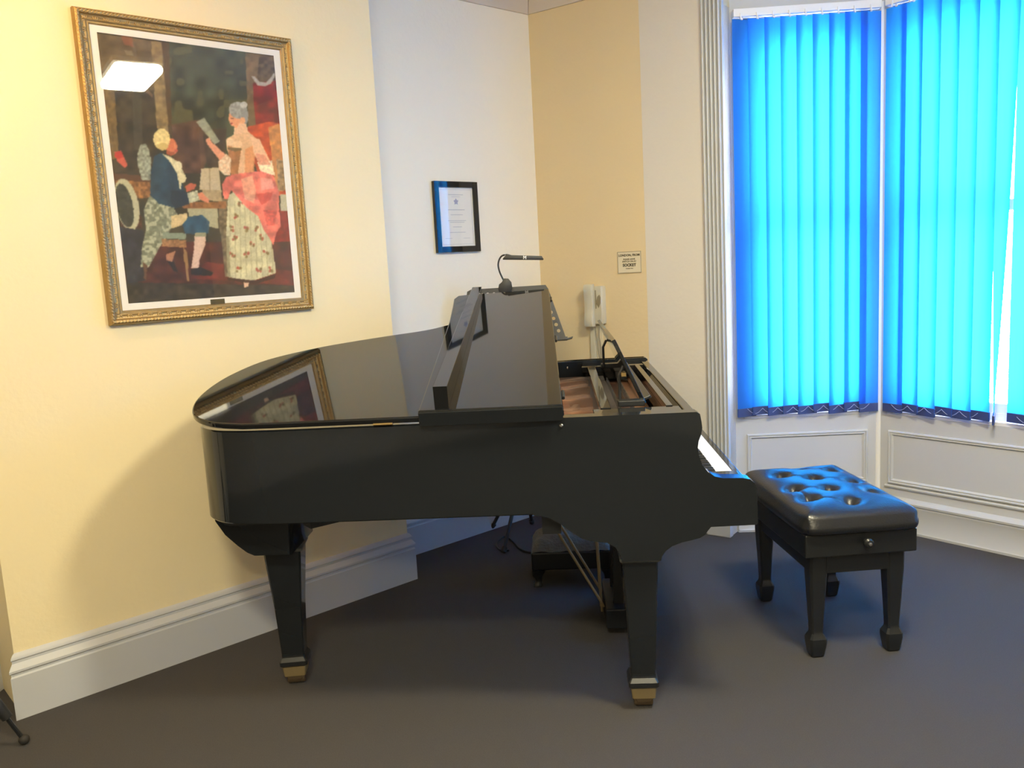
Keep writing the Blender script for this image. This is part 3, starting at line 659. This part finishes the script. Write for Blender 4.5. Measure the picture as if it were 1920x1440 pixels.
bm = B(); lathe(bm, [(.014, -.012), (.014, .012)], tuple(dv * .78 + Vector((-.03, -.02, .13))), 10); link('leg_clamp', bm, 'satin', ls)
bm = B(); box(bm, (-.22, -.01, 1.05), (.20, .005, 1.32), .003, Matrix.Rotation(0, 4, 'X')); link('desk', bm, 'darkmetal', ls)

# ================================================================== PAINTING
def wall_matrix(org, along, out):
    """columns: x = along wall (left to right seen from the room), y = out into the room, z = up (left handed kept right by flipping)"""
    x = along.normalized(); z = Vector((0, 0, 1)); y = z.cross(x)     # y points away from the viewer
    m = Matrix((( x.x, y.x, z.x, org.x), (x.y, y.y, z.y, org.y), (x.z, y.z, z.z, org.z), (0, 0, 0, 1)))
    return m
def wall_thing(name, org, along, label, cat, group=None):
    rz = atan2(along.y, along.x); return thing(name, org, rz, label, cat, group)   # local -y = into the room
PWd, PHt = .812, 1.083
pt = wall_thing('framed_painting', A(.966, OFF_A, 1.313), dA, 'large gilt-framed painting of a lady singing beside a man at a keyboard', 'painting')
bm = B(); box(bm, (.01, -.012, .01), (PWd - .01, -.001, PHt - .01)); link('backing', bm, 'wood', pt)
profF = [(0, -.001), (0, -.020), (.004, -.029), (.010, -.033), (.017, -.031), (.022, -.024), (.030, -.021), (.036, -.022), (.041, -.019), (.046, -.019), (.050, -.014), (.050, -.001)]
cs = [((0, 0), (1, 1)), ((PWd, 0), (-1, 1)), ((PWd, PHt), (-1, -1)), ((0, PHt), (1, -1))]
for i in range(4):
    bm = B(); r = []
    for c, s in (cs[i], cs[(i + 1) % 4]): r.append([bm.verts.new((c[0] + u * s[0], v, c[1] + u * s[1])) for u, v in profF])
    for k in range(len(profF)): bm.faces.new([r[0][k], r[0][(k + 1) % len(profF)], r[1][(k + 1) % len(profF)], r[1][k]])
    bm.faces.new(r[0]); bm.faces.new(r[1][::-1]); fr = link('frame_rail', bm, 'gold', pt, smooth=25)
    # twisted rope ridge and inner leaf beads of the moulding
    bm = B(); a = Vector((cs[i][0][0], 0, cs[i][0][1])); b = Vector((cs[(i + 1) % 4][0][0], 0, cs[(i + 1) % 4][0][1])); L = (b - a).length; d = (b - a).normalized()
    inn = Vector((-d.z, 0, d.x)); nb = int(L / .012)
    for k in range(1, nb):
        c = a + d * (k * L / nb) + inn * .011 + Vector((0, -.031, 0))
        if min(k, nb - k) * L / nb < .012: continue
        t_ = B(); bmesh.ops.create_icosphere(t_, subdivisions=1, radius=1)
        rot = Matrix((( (d + inn * .9).normalized().x, 0, (inn - d * .9).normalized().x), (0, 1, 0), ((d + inn * .9).normalized().z, 0, (inn - d * .9).normalized().z))).to_4x4()
        join(bm, t_, Matrix.Translation(c) @ rot @ Matrix.Diagonal((.009, .004, .003, 1)))
    nb = int(L / .034)
    for k in range(1, nb):
        c = a + d * (k * L / nb) + inn * .031 + Vector((0, -.022, 0))
        for sx, ln in ((-.006, .5), (0, 0), (.006, -.5)):
            t_ = B(); bmesh.ops.create_icosphere(t_, subdivisions=1, radius=1); dd = (inn + d * ln).normalized(); ee = Vector((-dd.z, 0, dd.x))
            rot = Matrix(((dd.x, 0, ee.x), (0, 1, 0), (dd.z, 0, ee.z))).to_4x4()
            join(bm, t_, Matrix.Translation(c + d * sx) @ rot @ Matrix.Diagonal((.0075, .003, .0022, 1)))
    tag(link('carved_ornament', bm, 'gold_hi', fr, smooth=60), kind='stuff')
bm = B(); box(bm, (.045, -.0135, .045), (PWd - .045, -.012, PHt - .045)); link('mount_board', bm, 'mount', pt)
# the picture itself: flat print as vertex colours rasterised from shapes
NXp, NYp = 216, 312
Hs = None
def homog(src, dst):
    Am = []; b = []
    for (x, y), (u, v) in zip(src, dst):
        Am.append([x, y, 1, 0, 0, 0, -u * x, -u * y]); b.append(u); Am.append([0, 0, 0, x, y, 1, -v * x, -v * y]); b.append(v)
    h = np.linalg.solve(np.array(Am, float), np.array(b, float)); return np.append(h, 1).reshape(3, 3)
cr = lambda x, y: ((x - 180) / .34734, (y - 60) / .34722)
Hinv = homog([(0, 1), (1, 1), (1, 0), (0, 0)], [cr(182, 65), cr(507, 104), cr(549, 548), cr(238, 569)])
uu, vv = np.meshgrid(np.linspace(0, 1, NXp), np.linspace(0, 1, NYp)); q = np.stack([uu.ravel(), vv.ravel(), np.ones(uu.size)]); q = Hinv @ q
X = (q[0] / q[2]); Y = (q[1] / q[2])
rng = np.random.RandomState(3)
def vnoise(sc, seed):
    r = np.random.RandomState(seed); g = r.rand(64, 64); x = X / sc; y = Y / sc; xi = np.floor(x).astype(int); yi = np.floor(y).astype(int); fx = x - xi; fy = y - yi
    fx = fx * fx * (3 - 2 * fx); fy = fy * fy * (3 - 2 * fy); g_ = lambda a, b: g[a % 64, b % 64]
    return (g_(xi, yi) * (1 - fx) * (1 - fy) + g_(xi + 1, yi) * fx * (1 - fy) + g_(xi, yi + 1) * (1 - fx) * fy + g_(xi + 1, yi + 1) * fx * fy)
col = np.zeros((X.size, 3)); 
def poly(pts, c, amt=1.0, var=0, vs=14, seed=1, c2=None, thr=.6):
    m = np.zeros(X.size, bool); n = len(pts); j = n - 1
    for i in range(n):
        xi, yi = pts[i]; xj, yj = pts[j]
        if yi != yj: m ^= ((yi > Y) != (yj > Y)) & (X < (xj - xi) * (Y - yi) / (yj - yi) + xi)
        j = i
    cc = np.array(c, float)[None, :] * np.ones((X.size, 1))
    if var: cc = cc * (1 + var * (2 * vnoise(vs, seed) - 1))[:, None]
    if c2 is not None: k = vnoise(vs, seed + 5) > thr; cc[k] = np.array(c2, float)
    col[m] = col[m] * (1 - amt) + cc[m] * amt
def ell(cx, cy, rx, ry, c, rot=0, **k):
    a = radians(rot); poly([(cx + rx * cos(t) * cos(a) - ry * sin(t) * sin(a), cy + rx * cos(t) * sin(a) + ry * sin(t) * cos(a)) for t in [2 * pi * i / 28 for i in range(28)]], c, **k)
poly([(-50, -50), (1150, -50), (1150, 1500), (-50, 1500)], (58, 54, 36), var=.25, vs=60, seed=2)
poly([(385, 20), (810, 80), (800, 760), (400, 740)], (60, 66, 44), var=.35, vs=55, seed=4, c2=(84, 82, 48), thr=.72)
poly([(400, 500), (560, 470), (640, 560), (560, 760), (410, 760)], (88, 62, 44), var=.3, vs=40, seed=9)
poly([(560, 520), (690, 520), (680, 730), (590, 730)], (66, 52, 38), var=.3, vs=30, seed=11)
poly([(0, 20), (320, 60), (320, 320), (20, 300)], (104, 88, 60), var=.2, vs=40, seed=5)
poly([(130, 30), (190, 40), (200, 90), (150, 80)], (150, 90, 60), amt=.7)
poly([(150, 110), (190, 110), (200, 140), (160, 130)], (150, 140, 110), amt=.6)
poly([(60, 300), (320, 320), (320, 760), (80, 760)], (60, 52, 34), var=.3, vs=35, seed=8)
poly([(190, 340), (240, 350), (245, 640), (200, 640)], (84, 82, 62), amt=.5)
poly([(100, 320), (150, 310), (200, 300), (250, 320), (300, 360), (300, 340), (240, 290), (160, 290), (90, 310)], (120, 92, 62), amt=.8)
poly([(35, 290), (95, 300), (120, 680), (80, 690)], (112, 92, 52), var=.15)
poly([(290, 60), (350, 60), (400, 560), (320, 520)], (136, 116, 76), var=.18, vs=20, seed=3)
poly([(345, 60), (385, 66), (402, 560), (384, 556)], (84, 64, 34))
poly([(790, 110), (870, 120), (880, 560), (810, 560)], (120, 98, 62), var=.15, vs=25, seed=6)
poly([(865, 120), (960, 130), (985, 320), (850, 300)], (88, 72, 44), var=.3, vs=18, seed=13)
poly([(830, 275), (985, 255), (1005, 520), (848, 520)], (128, 28, 18), var=.25, vs=30, seed=7)
poly([(820, 235), (840, 240), (865, 265), (900, 270), (930, 240), (945, 215), (950, 235), (930, 275), (895, 292), (855, 285)], (176, 168, 150))
poly([(800, 510), (920, 480), (980, 490), (1000, 560), (1030, 880), (900, 880), (840, 700)], (196, 74, 26), var=.2, vs=25, seed=12)
poly([(915, 510), (975, 490), (1005, 640), (1015, 850), (960, 860), (930, 640)], (204, 136, 70), var=.15, vs=22, seed=14)
poly([(960, 680), (1010, 690), (1015, 850), (970, 850)], (150, 120, 78), var=.3, vs=12, seed=15)
poly([(930, 950), (1050, 950), (1060, 1180), (940, 1160)], (132, 28, 18), var=.15)
poly([(980, 872), (1020, 872), (1024, 960), (985, 962)], (190, 184, 150))
poly([(100, 1130), (1080, 1130), (1080, 1500), (150, 1500)], (76, 34, 22), var=.3, vs=40, seed=16)
poly([(580, 1240), (1060, 1290), (1060, 1370), (500, 1330)], (106, 38, 24), var=.25, vs=30, seed=17)
poly([(150, 1350), (1080, 1370), (1080, 1500), (160, 1500)], (54, 48, 36), var=.35, vs=26, seed=18)
poly([(90, 800), (285, 795), (290, 890), (230, 900), (120, 860)], (142, 98, 52), var=.3, vs=12, seed=19)
poly([(80, 760), (290, 780), (290, 810), (90, 800)], (90, 60, 36))
poly([(95, 650), (130, 640), (165, 720), (150, 735), (110, 700)], (196, 92, 66)); ell(118, 665, 22, 20, (186, 54, 40))
poly([(215, 660), (235, 608), (262, 604), (280, 640), (290, 700), (285, 800), (240, 800), (222, 730)], (146, 152, 132), var=.25, vs=10, seed=20)
poly([(110, 870), (240, 1000), (240, 1060), (130, 1060)], (74, 48, 32), var=.2)
ell(160, 930, 62, 142, (182, 180, 146), rot=-12); ell(148, 935, 44, 120, (62, 64, 50), rot=-12, var=.2)
poly([(120, 1050), (250, 1070), (260, 1340), (160, 1360), (140, 1200)], (46, 46, 50), var=.2, vs=25, seed=21)
# keyboard instrument
poly([(650, 890), (700, 900), (706, 1320), (684, 1320), (650, 1000)], (112, 98, 70), var=.3, vs=12, seed=22)
poly([(480, 950), (645, 950), (648, 1060), (500, 1020)], (172, 168, 132)); poly([(440, 918), (690, 912), (690, 950), (460, 950)], (140, 92, 48), var=.2)
poly([(560, 850), (665, 850), (668, 912), (565, 905)], (172, 152, 112), var=.1)
poly([(556, 735), (650, 728), (662, 850), (546, 850)], (192, 176, 140)); poly([(598, 732), (604, 732), (606, 850), (598, 850)], (160, 142, 110))
# man
poly([(280, 885), (350, 880), (400, 930), (430, 985), (385, 1080), (335, 1160), (275, 1270), (232, 1268), (238, 1170), (262, 1060), (248, 960)], (122, 128, 104), c2=(174, 176, 146), vs=13, seed=23, thr=.55, var=.15)
poly([(445, 1000), (560, 985), (600, 1020), (598, 1085), (545, 1092), (470, 1085)], (42, 78, 98), var=.15, vs=30, seed=24)
poly([(395, 990), (480, 975), (484, 1000), (455, 1040), (395, 1060)], (206, 184, 134), var=.1)
poly([(345, 650), (305, 670), (288, 760), (284, 880), (330, 925), (420, 950), (490, 922), (500, 872), (470, 860), (455, 815), (430, 740), (400, 690)], (36, 62, 76), var=.2, vs=40, seed=25)
poly([(395, 850), (480, 860), (492, 925), (420, 950), (392, 915)], (28, 46, 60))
poly([(345, 655), (390, 672), (440, 705), (455, 740), (478, 790), (452, 812), (446, 860), (425, 760), (390, 700)], (204, 196, 156), var=.12, vs=12, seed=26)
ell(432, 722, 22, 26, (222, 214, 176)); ell(456, 788, 20, 24, (216, 208, 168))
poly([(480, 868), (534, 852), (550, 905), (494, 922)], (186, 188, 158), var=.2, vs=8, seed=27)
poly([(536, 868), (560, 862), (600, 905), (596, 922), (548, 902)], (216, 136, 100)); poly([(470, 830), (500, 812), (532, 822), (520, 846), (478, 862)], (186, 96, 66))
ell(398, 618, 30, 46, (206, 118, 78), rot=-8); ell(422, 640, 9, 7, (190, 90, 66)); poly([(408, 590), (428, 622), (414, 630)], (214, 134, 92)); poly([(372, 640), (420, 650), (398, 668), (372, 660)], (160, 84, 52))
ell(346, 578, 44, 56, (226, 206, 140), var=.12, vs=12, seed=28); ell(352, 618, 28, 20, (204, 180, 112))
poly([(522, 1085), (582, 1082), (578, 1150), (546, 1235), (546, 1280), (503, 1275), (516, 1180)], (216, 186, 164)); poly([(525, 1080), (580, 1078), (582, 1100), (524, 1102)], (150, 150, 120))
poly([(498, 1280), (552, 1268), (624, 1298), (606, 1316), (500, 1310)], (30, 28, 28)); poly([(365, 1200), (420, 1180), (400, 1240), (372, 1230)], (170, 120, 90)); poly([(375, 1235), (410, 1240), (432, 1296), (410, 1290)], (28, 26, 28))
poly([(350, 1080), (476, 1085), (474, 1118), (352, 1112)], (132, 146, 122)); poly([(345, 1116), (476, 1122), (478, 1162), (346, 1156)], (156, 112, 66), var=.2, vs=9, seed=29)
poly([(462, 1160), (482, 1190), (492, 1345), (482, 1345), (462, 1210)], (150, 116, 68)); poly([(245, 1240), (268, 1260), (262, 1340), (250, 1330)], (100, 70, 44))
# lady
poly([(528, 485), (572, 462), (656, 588), (628, 606)], (150, 152, 126), var=.1, vs=20, seed=30)
poly([(578, 580), (598, 568), (612, 592), (690, 662), (694, 702), (655, 690), (590, 606)], (226, 154, 116))
poly([(690, 575), (735, 548), (795, 522), (850, 572), (842, 640), (832, 760), (722, 775), (708, 680), (692, 620)], (228, 184, 136), var=.06, vs=40, seed=31)
poly([(700, 596), (735, 632), (770, 622), (752, 770), (716, 770), (702, 680)], (168, 112, 62), var=.15, vs=25, seed=32)
poly([(790, 630), (850, 600), (838, 760), (790, 770)], (222, 146, 88), amt=.8); ell(710, 592, 22, 22, (238, 204, 158)); ell(750, 604, 26, 22, (238, 200, 152))
poly([(695, 620), (770, 622), (775, 632), (738, 642), (700, 632)], (120, 96, 56))
poly([(735, 480), (792, 470), (806, 540), (730, 552)], (234, 190, 146))
poly([(704, 440), (745, 420), (772, 470), (745, 515), (715, 502), (702, 470)], (230, 158, 112)); poly([(712, 462), (728, 462), (728, 468), (712, 468)], (96, 60, 44)); poly([(712, 490), (724, 488), (722, 496), (714, 496)], (170, 60, 48))
ell(752, 420, 50, 44, (160, 160, 150), rot=20, var=.15, vs=10, seed=33); ell(786, 440, 20, 52, (146, 146, 136), rot=-8); ell(782, 392, 20, 18, (190, 190, 180)); ell(776, 476, 16, 18, (228, 166, 118))
poly([(645, 700), (690, 655), (715, 680), (712, 770), (680, 770), (650, 740)], (226, 190, 150), c2=(236, 214, 176), vs=9, seed=34, var=.1)
poly([(700, 880), (745, 850), (800, 930), (880, 1000), (930, 1090), (962, 1300), (850, 1338), (790, 1340), (698, 1322), (690, 1100)], (206, 200, 158), var=.10, vs=30, seed=35)
for i in range(9):
    x0 = 706 + i * 27; poly([(x0, 900 + i * 10), (x0 + 7, 900 + i * 10), (x0 + 10 + i * 2.4, 1325), (x0 + 2 + i * 2.4, 1325)], (168, 160, 118), amt=.5)
rr = np.random.RandomState(5)
for fx, fy in ((745, 990), (738, 1112), (758, 1280), (835, 1140), (868, 1280), (905, 1190), (718, 1060), (800, 1060), (800, 1200), (850, 1060), (725, 1200), (930, 1280), (880, 1105), (770, 925)):
    for k in range(5): ell(fx + rr.uniform(-12, 12), fy + rr.uniform(-12, 12), 7, 8, (176, 84, 66) if k < 3 else (130, 110, 66), amt=.85)
poly([(690, 1100), (706, 1100), (712, 1322), (696, 1322)], (120, 112, 80), amt=.6)
poly([(668, 820), (690, 780), (730, 765), (840, 750), (900, 745), (945, 775), (975, 860), (975, 960), (985, 1045), (962, 1080), (945, 1150), (925, 1110), (895, 1070), (862, 990), (800, 945), (745, 880), (715, 850), (700, 900), (678, 900)], (226, 116, 96), var=.22, vs=34, seed=36)
poly([(770, 790), (830, 770), (850, 850), (840, 920), (790, 900)], (236, 180, 140), amt=.7, var=.12, vs=18, seed=37); poly([(850, 870), (940, 860), (930, 900), (880, 930)], (196, 66, 50), amt=.7); poly([(890, 960), (965, 960), (950, 1040), (910, 1040)], (190, 60, 46), amt=.5, var=.3, vs=10, seed=38); poly([(870, 780), (935, 790), (950, 840), (880, 850)], (240, 170, 146), amt=.7)
poly([(820, 560), (868, 575), (900, 640), (940, 720), (945, 770), (880, 735), (838, 650)], (236, 190, 146)); poly([(856, 700), (935, 690), (952, 772), (872, 745)], (240, 220, 180), var=.15, vs=8, seed=39); poly([(846, 650), (896, 660), (930, 712), (866, 710)], (226, 140, 110), amt=.7)
poly([(786, 1348), (816, 1342), (810, 1374), (790, 1380)], (226, 186, 150))
poly([(700, 1325), (850, 1342), (960, 1305), (950, 1330), (850, 1360), (700, 1340)], (44, 24, 16), amt=.8)
col *= (1 + .05 * (2 * vnoise(7, 51) - 1) + .04 * (rng.rand(X.size) * 2 - 1))[:, None]
img = col.reshape(NYp, NXp, 3); sm = img.copy(); sm[1:-1, 1:-1] = .5 * img[1:-1, 1:-1] + .125 * (img[:-2, 1:-1] + img[2:, 1:-1] + img[1:-1, :-2] + img[1:-1, 2:])
s = np.clip(sm.reshape(-1, 3) / 255, 0, 1); lin = np.where(s <= .04045, s / 12.92, ((s + .055) / 1.055) ** 2.4)
px0, px1, pz0, pz1 = .073, .734, .074, 1.010
vx = px0 + (px1 - px0) * uu.ravel(); vz = pz0 + (pz1 - pz0) * vv.ravel()
me = bpy.data.meshes.new('picture'); me.vertices.add(X.size); me.vertices.foreach_set('co', np.stack([vx, np.full(X.size, -.0138), vz], 1).ravel())
ii = np.arange((NYp - 1) * NXp).reshape(NYp - 1, NXp)[:, :-1].ravel(); fc = np.stack([ii, ii + 1, ii + NXp + 1, ii + NXp], 1)
me.loops.add(fc.size); me.loops.foreach_set('vertex_index', fc.ravel()); me.polygons.add(len(fc)); me.polygons.foreach_set('loop_start', np.arange(len(fc)) * 4); me.update()
ca = me.color_attributes.new('paint', 'FLOAT_COLOR', 'POINT'); ca.data.foreach_set('color', np.concatenate([lin, np.ones((X.size, 1))], 1).ravel())
mm = mat('painted_print', (1, 1, 1), .6); nn_ = mm.node_tree.nodes; at = nn_.new('ShaderNodeVertexColor'); at.layer_name = 'paint'; mm.node_tree.links.new(at.outputs[0], nn_['Principled BSDF'].inputs[0])
me.materials.append(mm); o = bpy.data.objects.new('picture', me); COL.objects.link(o); o.parent = pt
bm = B(); box(bm, (.375, -.0155, .048), (.432, -.0138, .068), .0008); link('plaque', bm, 'plaque', pt)
bm = B(); box(bm, (.046, -.0185, .046), (PWd - .046, -.0168, PHt - .046)); link('glazing', bm, 'pglass', pt)

# ================================================================== CERTIFICATE on the alcove wall
cw, chh = .287, .360
ct = wall_thing('framed_certificate', A(2.668, OFF_B, 1.530), dA, 'small black-framed certificate hanging on the alcove wall', 'certificate')
bm = B()
for lo, hi in (((0, 0), (.030, chh)), ((cw - .030, 0), (cw, chh)), ((.030, 0), (cw - .030, .030)), ((.030, chh - .030), (cw - .030, chh))): 
    bm2 = B(); box(bm2, (lo[0], -.022, lo[1]), (hi[0], -.002, hi[1]), .001); link('frame_rail', bm2, 'black', ct)
bm.free()
bm = B(); box(bm, (.026, -.012, .026), (cw - .026, -.004, chh - .026)); link('paper', bm, 'paper', ct)
bm = B()
for lo, hi in (((.040, .040), (.0412, chh - .04)), ((cw - .0412, .040), (cw - .040, chh - .04)), ((.04, .04), (cw - .04, .0412)), ((.04, chh - .0412), (cw - .04, chh - .04))): box(bm, (lo[0], -.0126, lo[1]), (hi[0], -.012, hi[1]))
for z, hw, h in ((.292, .050, .003), (.282, .030, .002), (.215, .055, .004), (.190, .040, .003), (.160, .060, .003), (.152, .048, .003), (.128, .030, .003), (.100, .052, .003)): box(bm, (cw / 2 - hw, -.0126, z), (cw / 2 + hw, -.012, z + h))
box(bm, (.060, -.0126, .070), (.105, -.012, .072)); box(bm, (.180, -.0126, .070), (.225, -.012, .072)); link('printed_lines', bm, 'print_grey', ct)
bm = B(); prism(bm, [(cw / 2 + r * sin(a), .258 + r * 1.05 * cos(a)) for a, r in [(2 * pi * k / 10, (.017 if k % 2 == 0 else .010)) for k in range(10)]], -.0128, -.012, XZ); link('crest_emblem', bm, 'print_blue', ct)
bm = B(); box(bm, (.024, -.0205, .024), (cw - .024, -.019, chh - .024)); link('glazing', bm, 'pglass', ct)

# ================================================================== NOTICE on the right-hand wall
al_ = dC
nt = wall_thing('wall_notice', Cp(.505, .0, 1.3735), dC, 'small cream printed notice fixed to the wall above the phone', 'sign')
bm = B(); box(bm, (0, -.004, 0), (.140, -.001, .113)); link('card', bm, 'card', nt)
bm = B()
for lo, hi in (((0, 0), (.0025, .113)), ((.1375, 0), (.140, .113)), ((.0025, 0), (.1375, .0025)), ((.0025, .1105), (.1375, .113))): box(bm, (lo[0], -.0055, lo[1]), (hi[0], -.0035, hi[1]))
link('border', bm, 'card_edge', nt)
for s, z, sz, bo in (('LONDON, FROM', .093, .0165, .0005), ('PLEASE LEAVE', .072, .0115, .0002), ('SWITCH ON AT', .060, .0115, .0002), ('SOCKET', .041, .0210, .0009), ('THANK YOU', .023, .0075, .0001)):
    me = textmesh(s, sz, .0004, bo); me.materials.append(M['ink']); o = bpy.data.objects.new('lettering', me); COL.objects.link(o); o.parent = nt; o.rotation_euler = (radians(90), 0, 0); o.location = (.070, -.0045, z)

# ================================================================== WALL PHONE and its trunking
ph = wall_thing('wall_phone', Cp(.385, 0, 1.088), dC, 'cream wall telephone handset mounted on the tan wall', 'telephone')
bm = B(); prism(bm, [(-.055, .0), (-.055, -.030), (-.048, -.040), (.030, -.040), (.037, -.030), (.037, 0)], .015, .222, Matrix.Identity(4), bev=.004); link('base', bm, 'phone', ph, smooth=35)
hs = [(-.040, .0), (-.074, .004), (-.080, .020), (-.078, .060), (-.074, .078), (-.072, .10), (-.072, .145), (-.074, .165), (-.078, .180), (-.080, .215), (-.072, .232), (-.040, .236)]
bm = B(); prism(bm, [(y, z) for y, z in hs], -.060, -.008, Matrix(((0, 0, 1, 0), (1, 0, 0, 0), (0, 1, 0, 0), (0, 0, 0, 1))), bev=.006); link('handset', bm, 'phone', ph, smooth=35)
bm = B(); prism(bm, [(-.002, .13), (.008, .165), (.020, .175), (.028, .160), (.026, .13), (.014, .105)], .040, .0425, Matrix(((1, 0, 0, 0), (0, 0, -1, 0), (0, 1, 0, 0), (0, 0, 0, 1)))); link('finger_recess', bm, 'phone_dark', ph)
bm = B(); box(bm, (-.004, -.044, .10), (.0, -.040, .20)); link('hook_slot', bm, 'phone_dark', ph)
tr = wall_thing('cable_trunking', Cp(.362, 0, 0.235), dC, 'cream cable trunking running down the wall below the telephone', 'trunking')
bm = B(); box(bm, (-.038, -.018, 0), (-.008, -.001, .868), .003); link('channel', bm, 'phone', tr)
bm = B(); box(bm, (-.008, -.006, 0), (.034, -.001, .868)); link('back_strip', bm, 'card', tr)
bm = B(); tube(bm, spline([(-.004, -.020, .862), (.004, -.022, .80), (.016, -.022, .70), (.030, -.022, .64), (.030, -.022, .74), (.022, -.022, .80), (.026, -.022, .855)], 8), .0028, 6); link('cord', bm, 'phone_dark', tr, smooth=60)
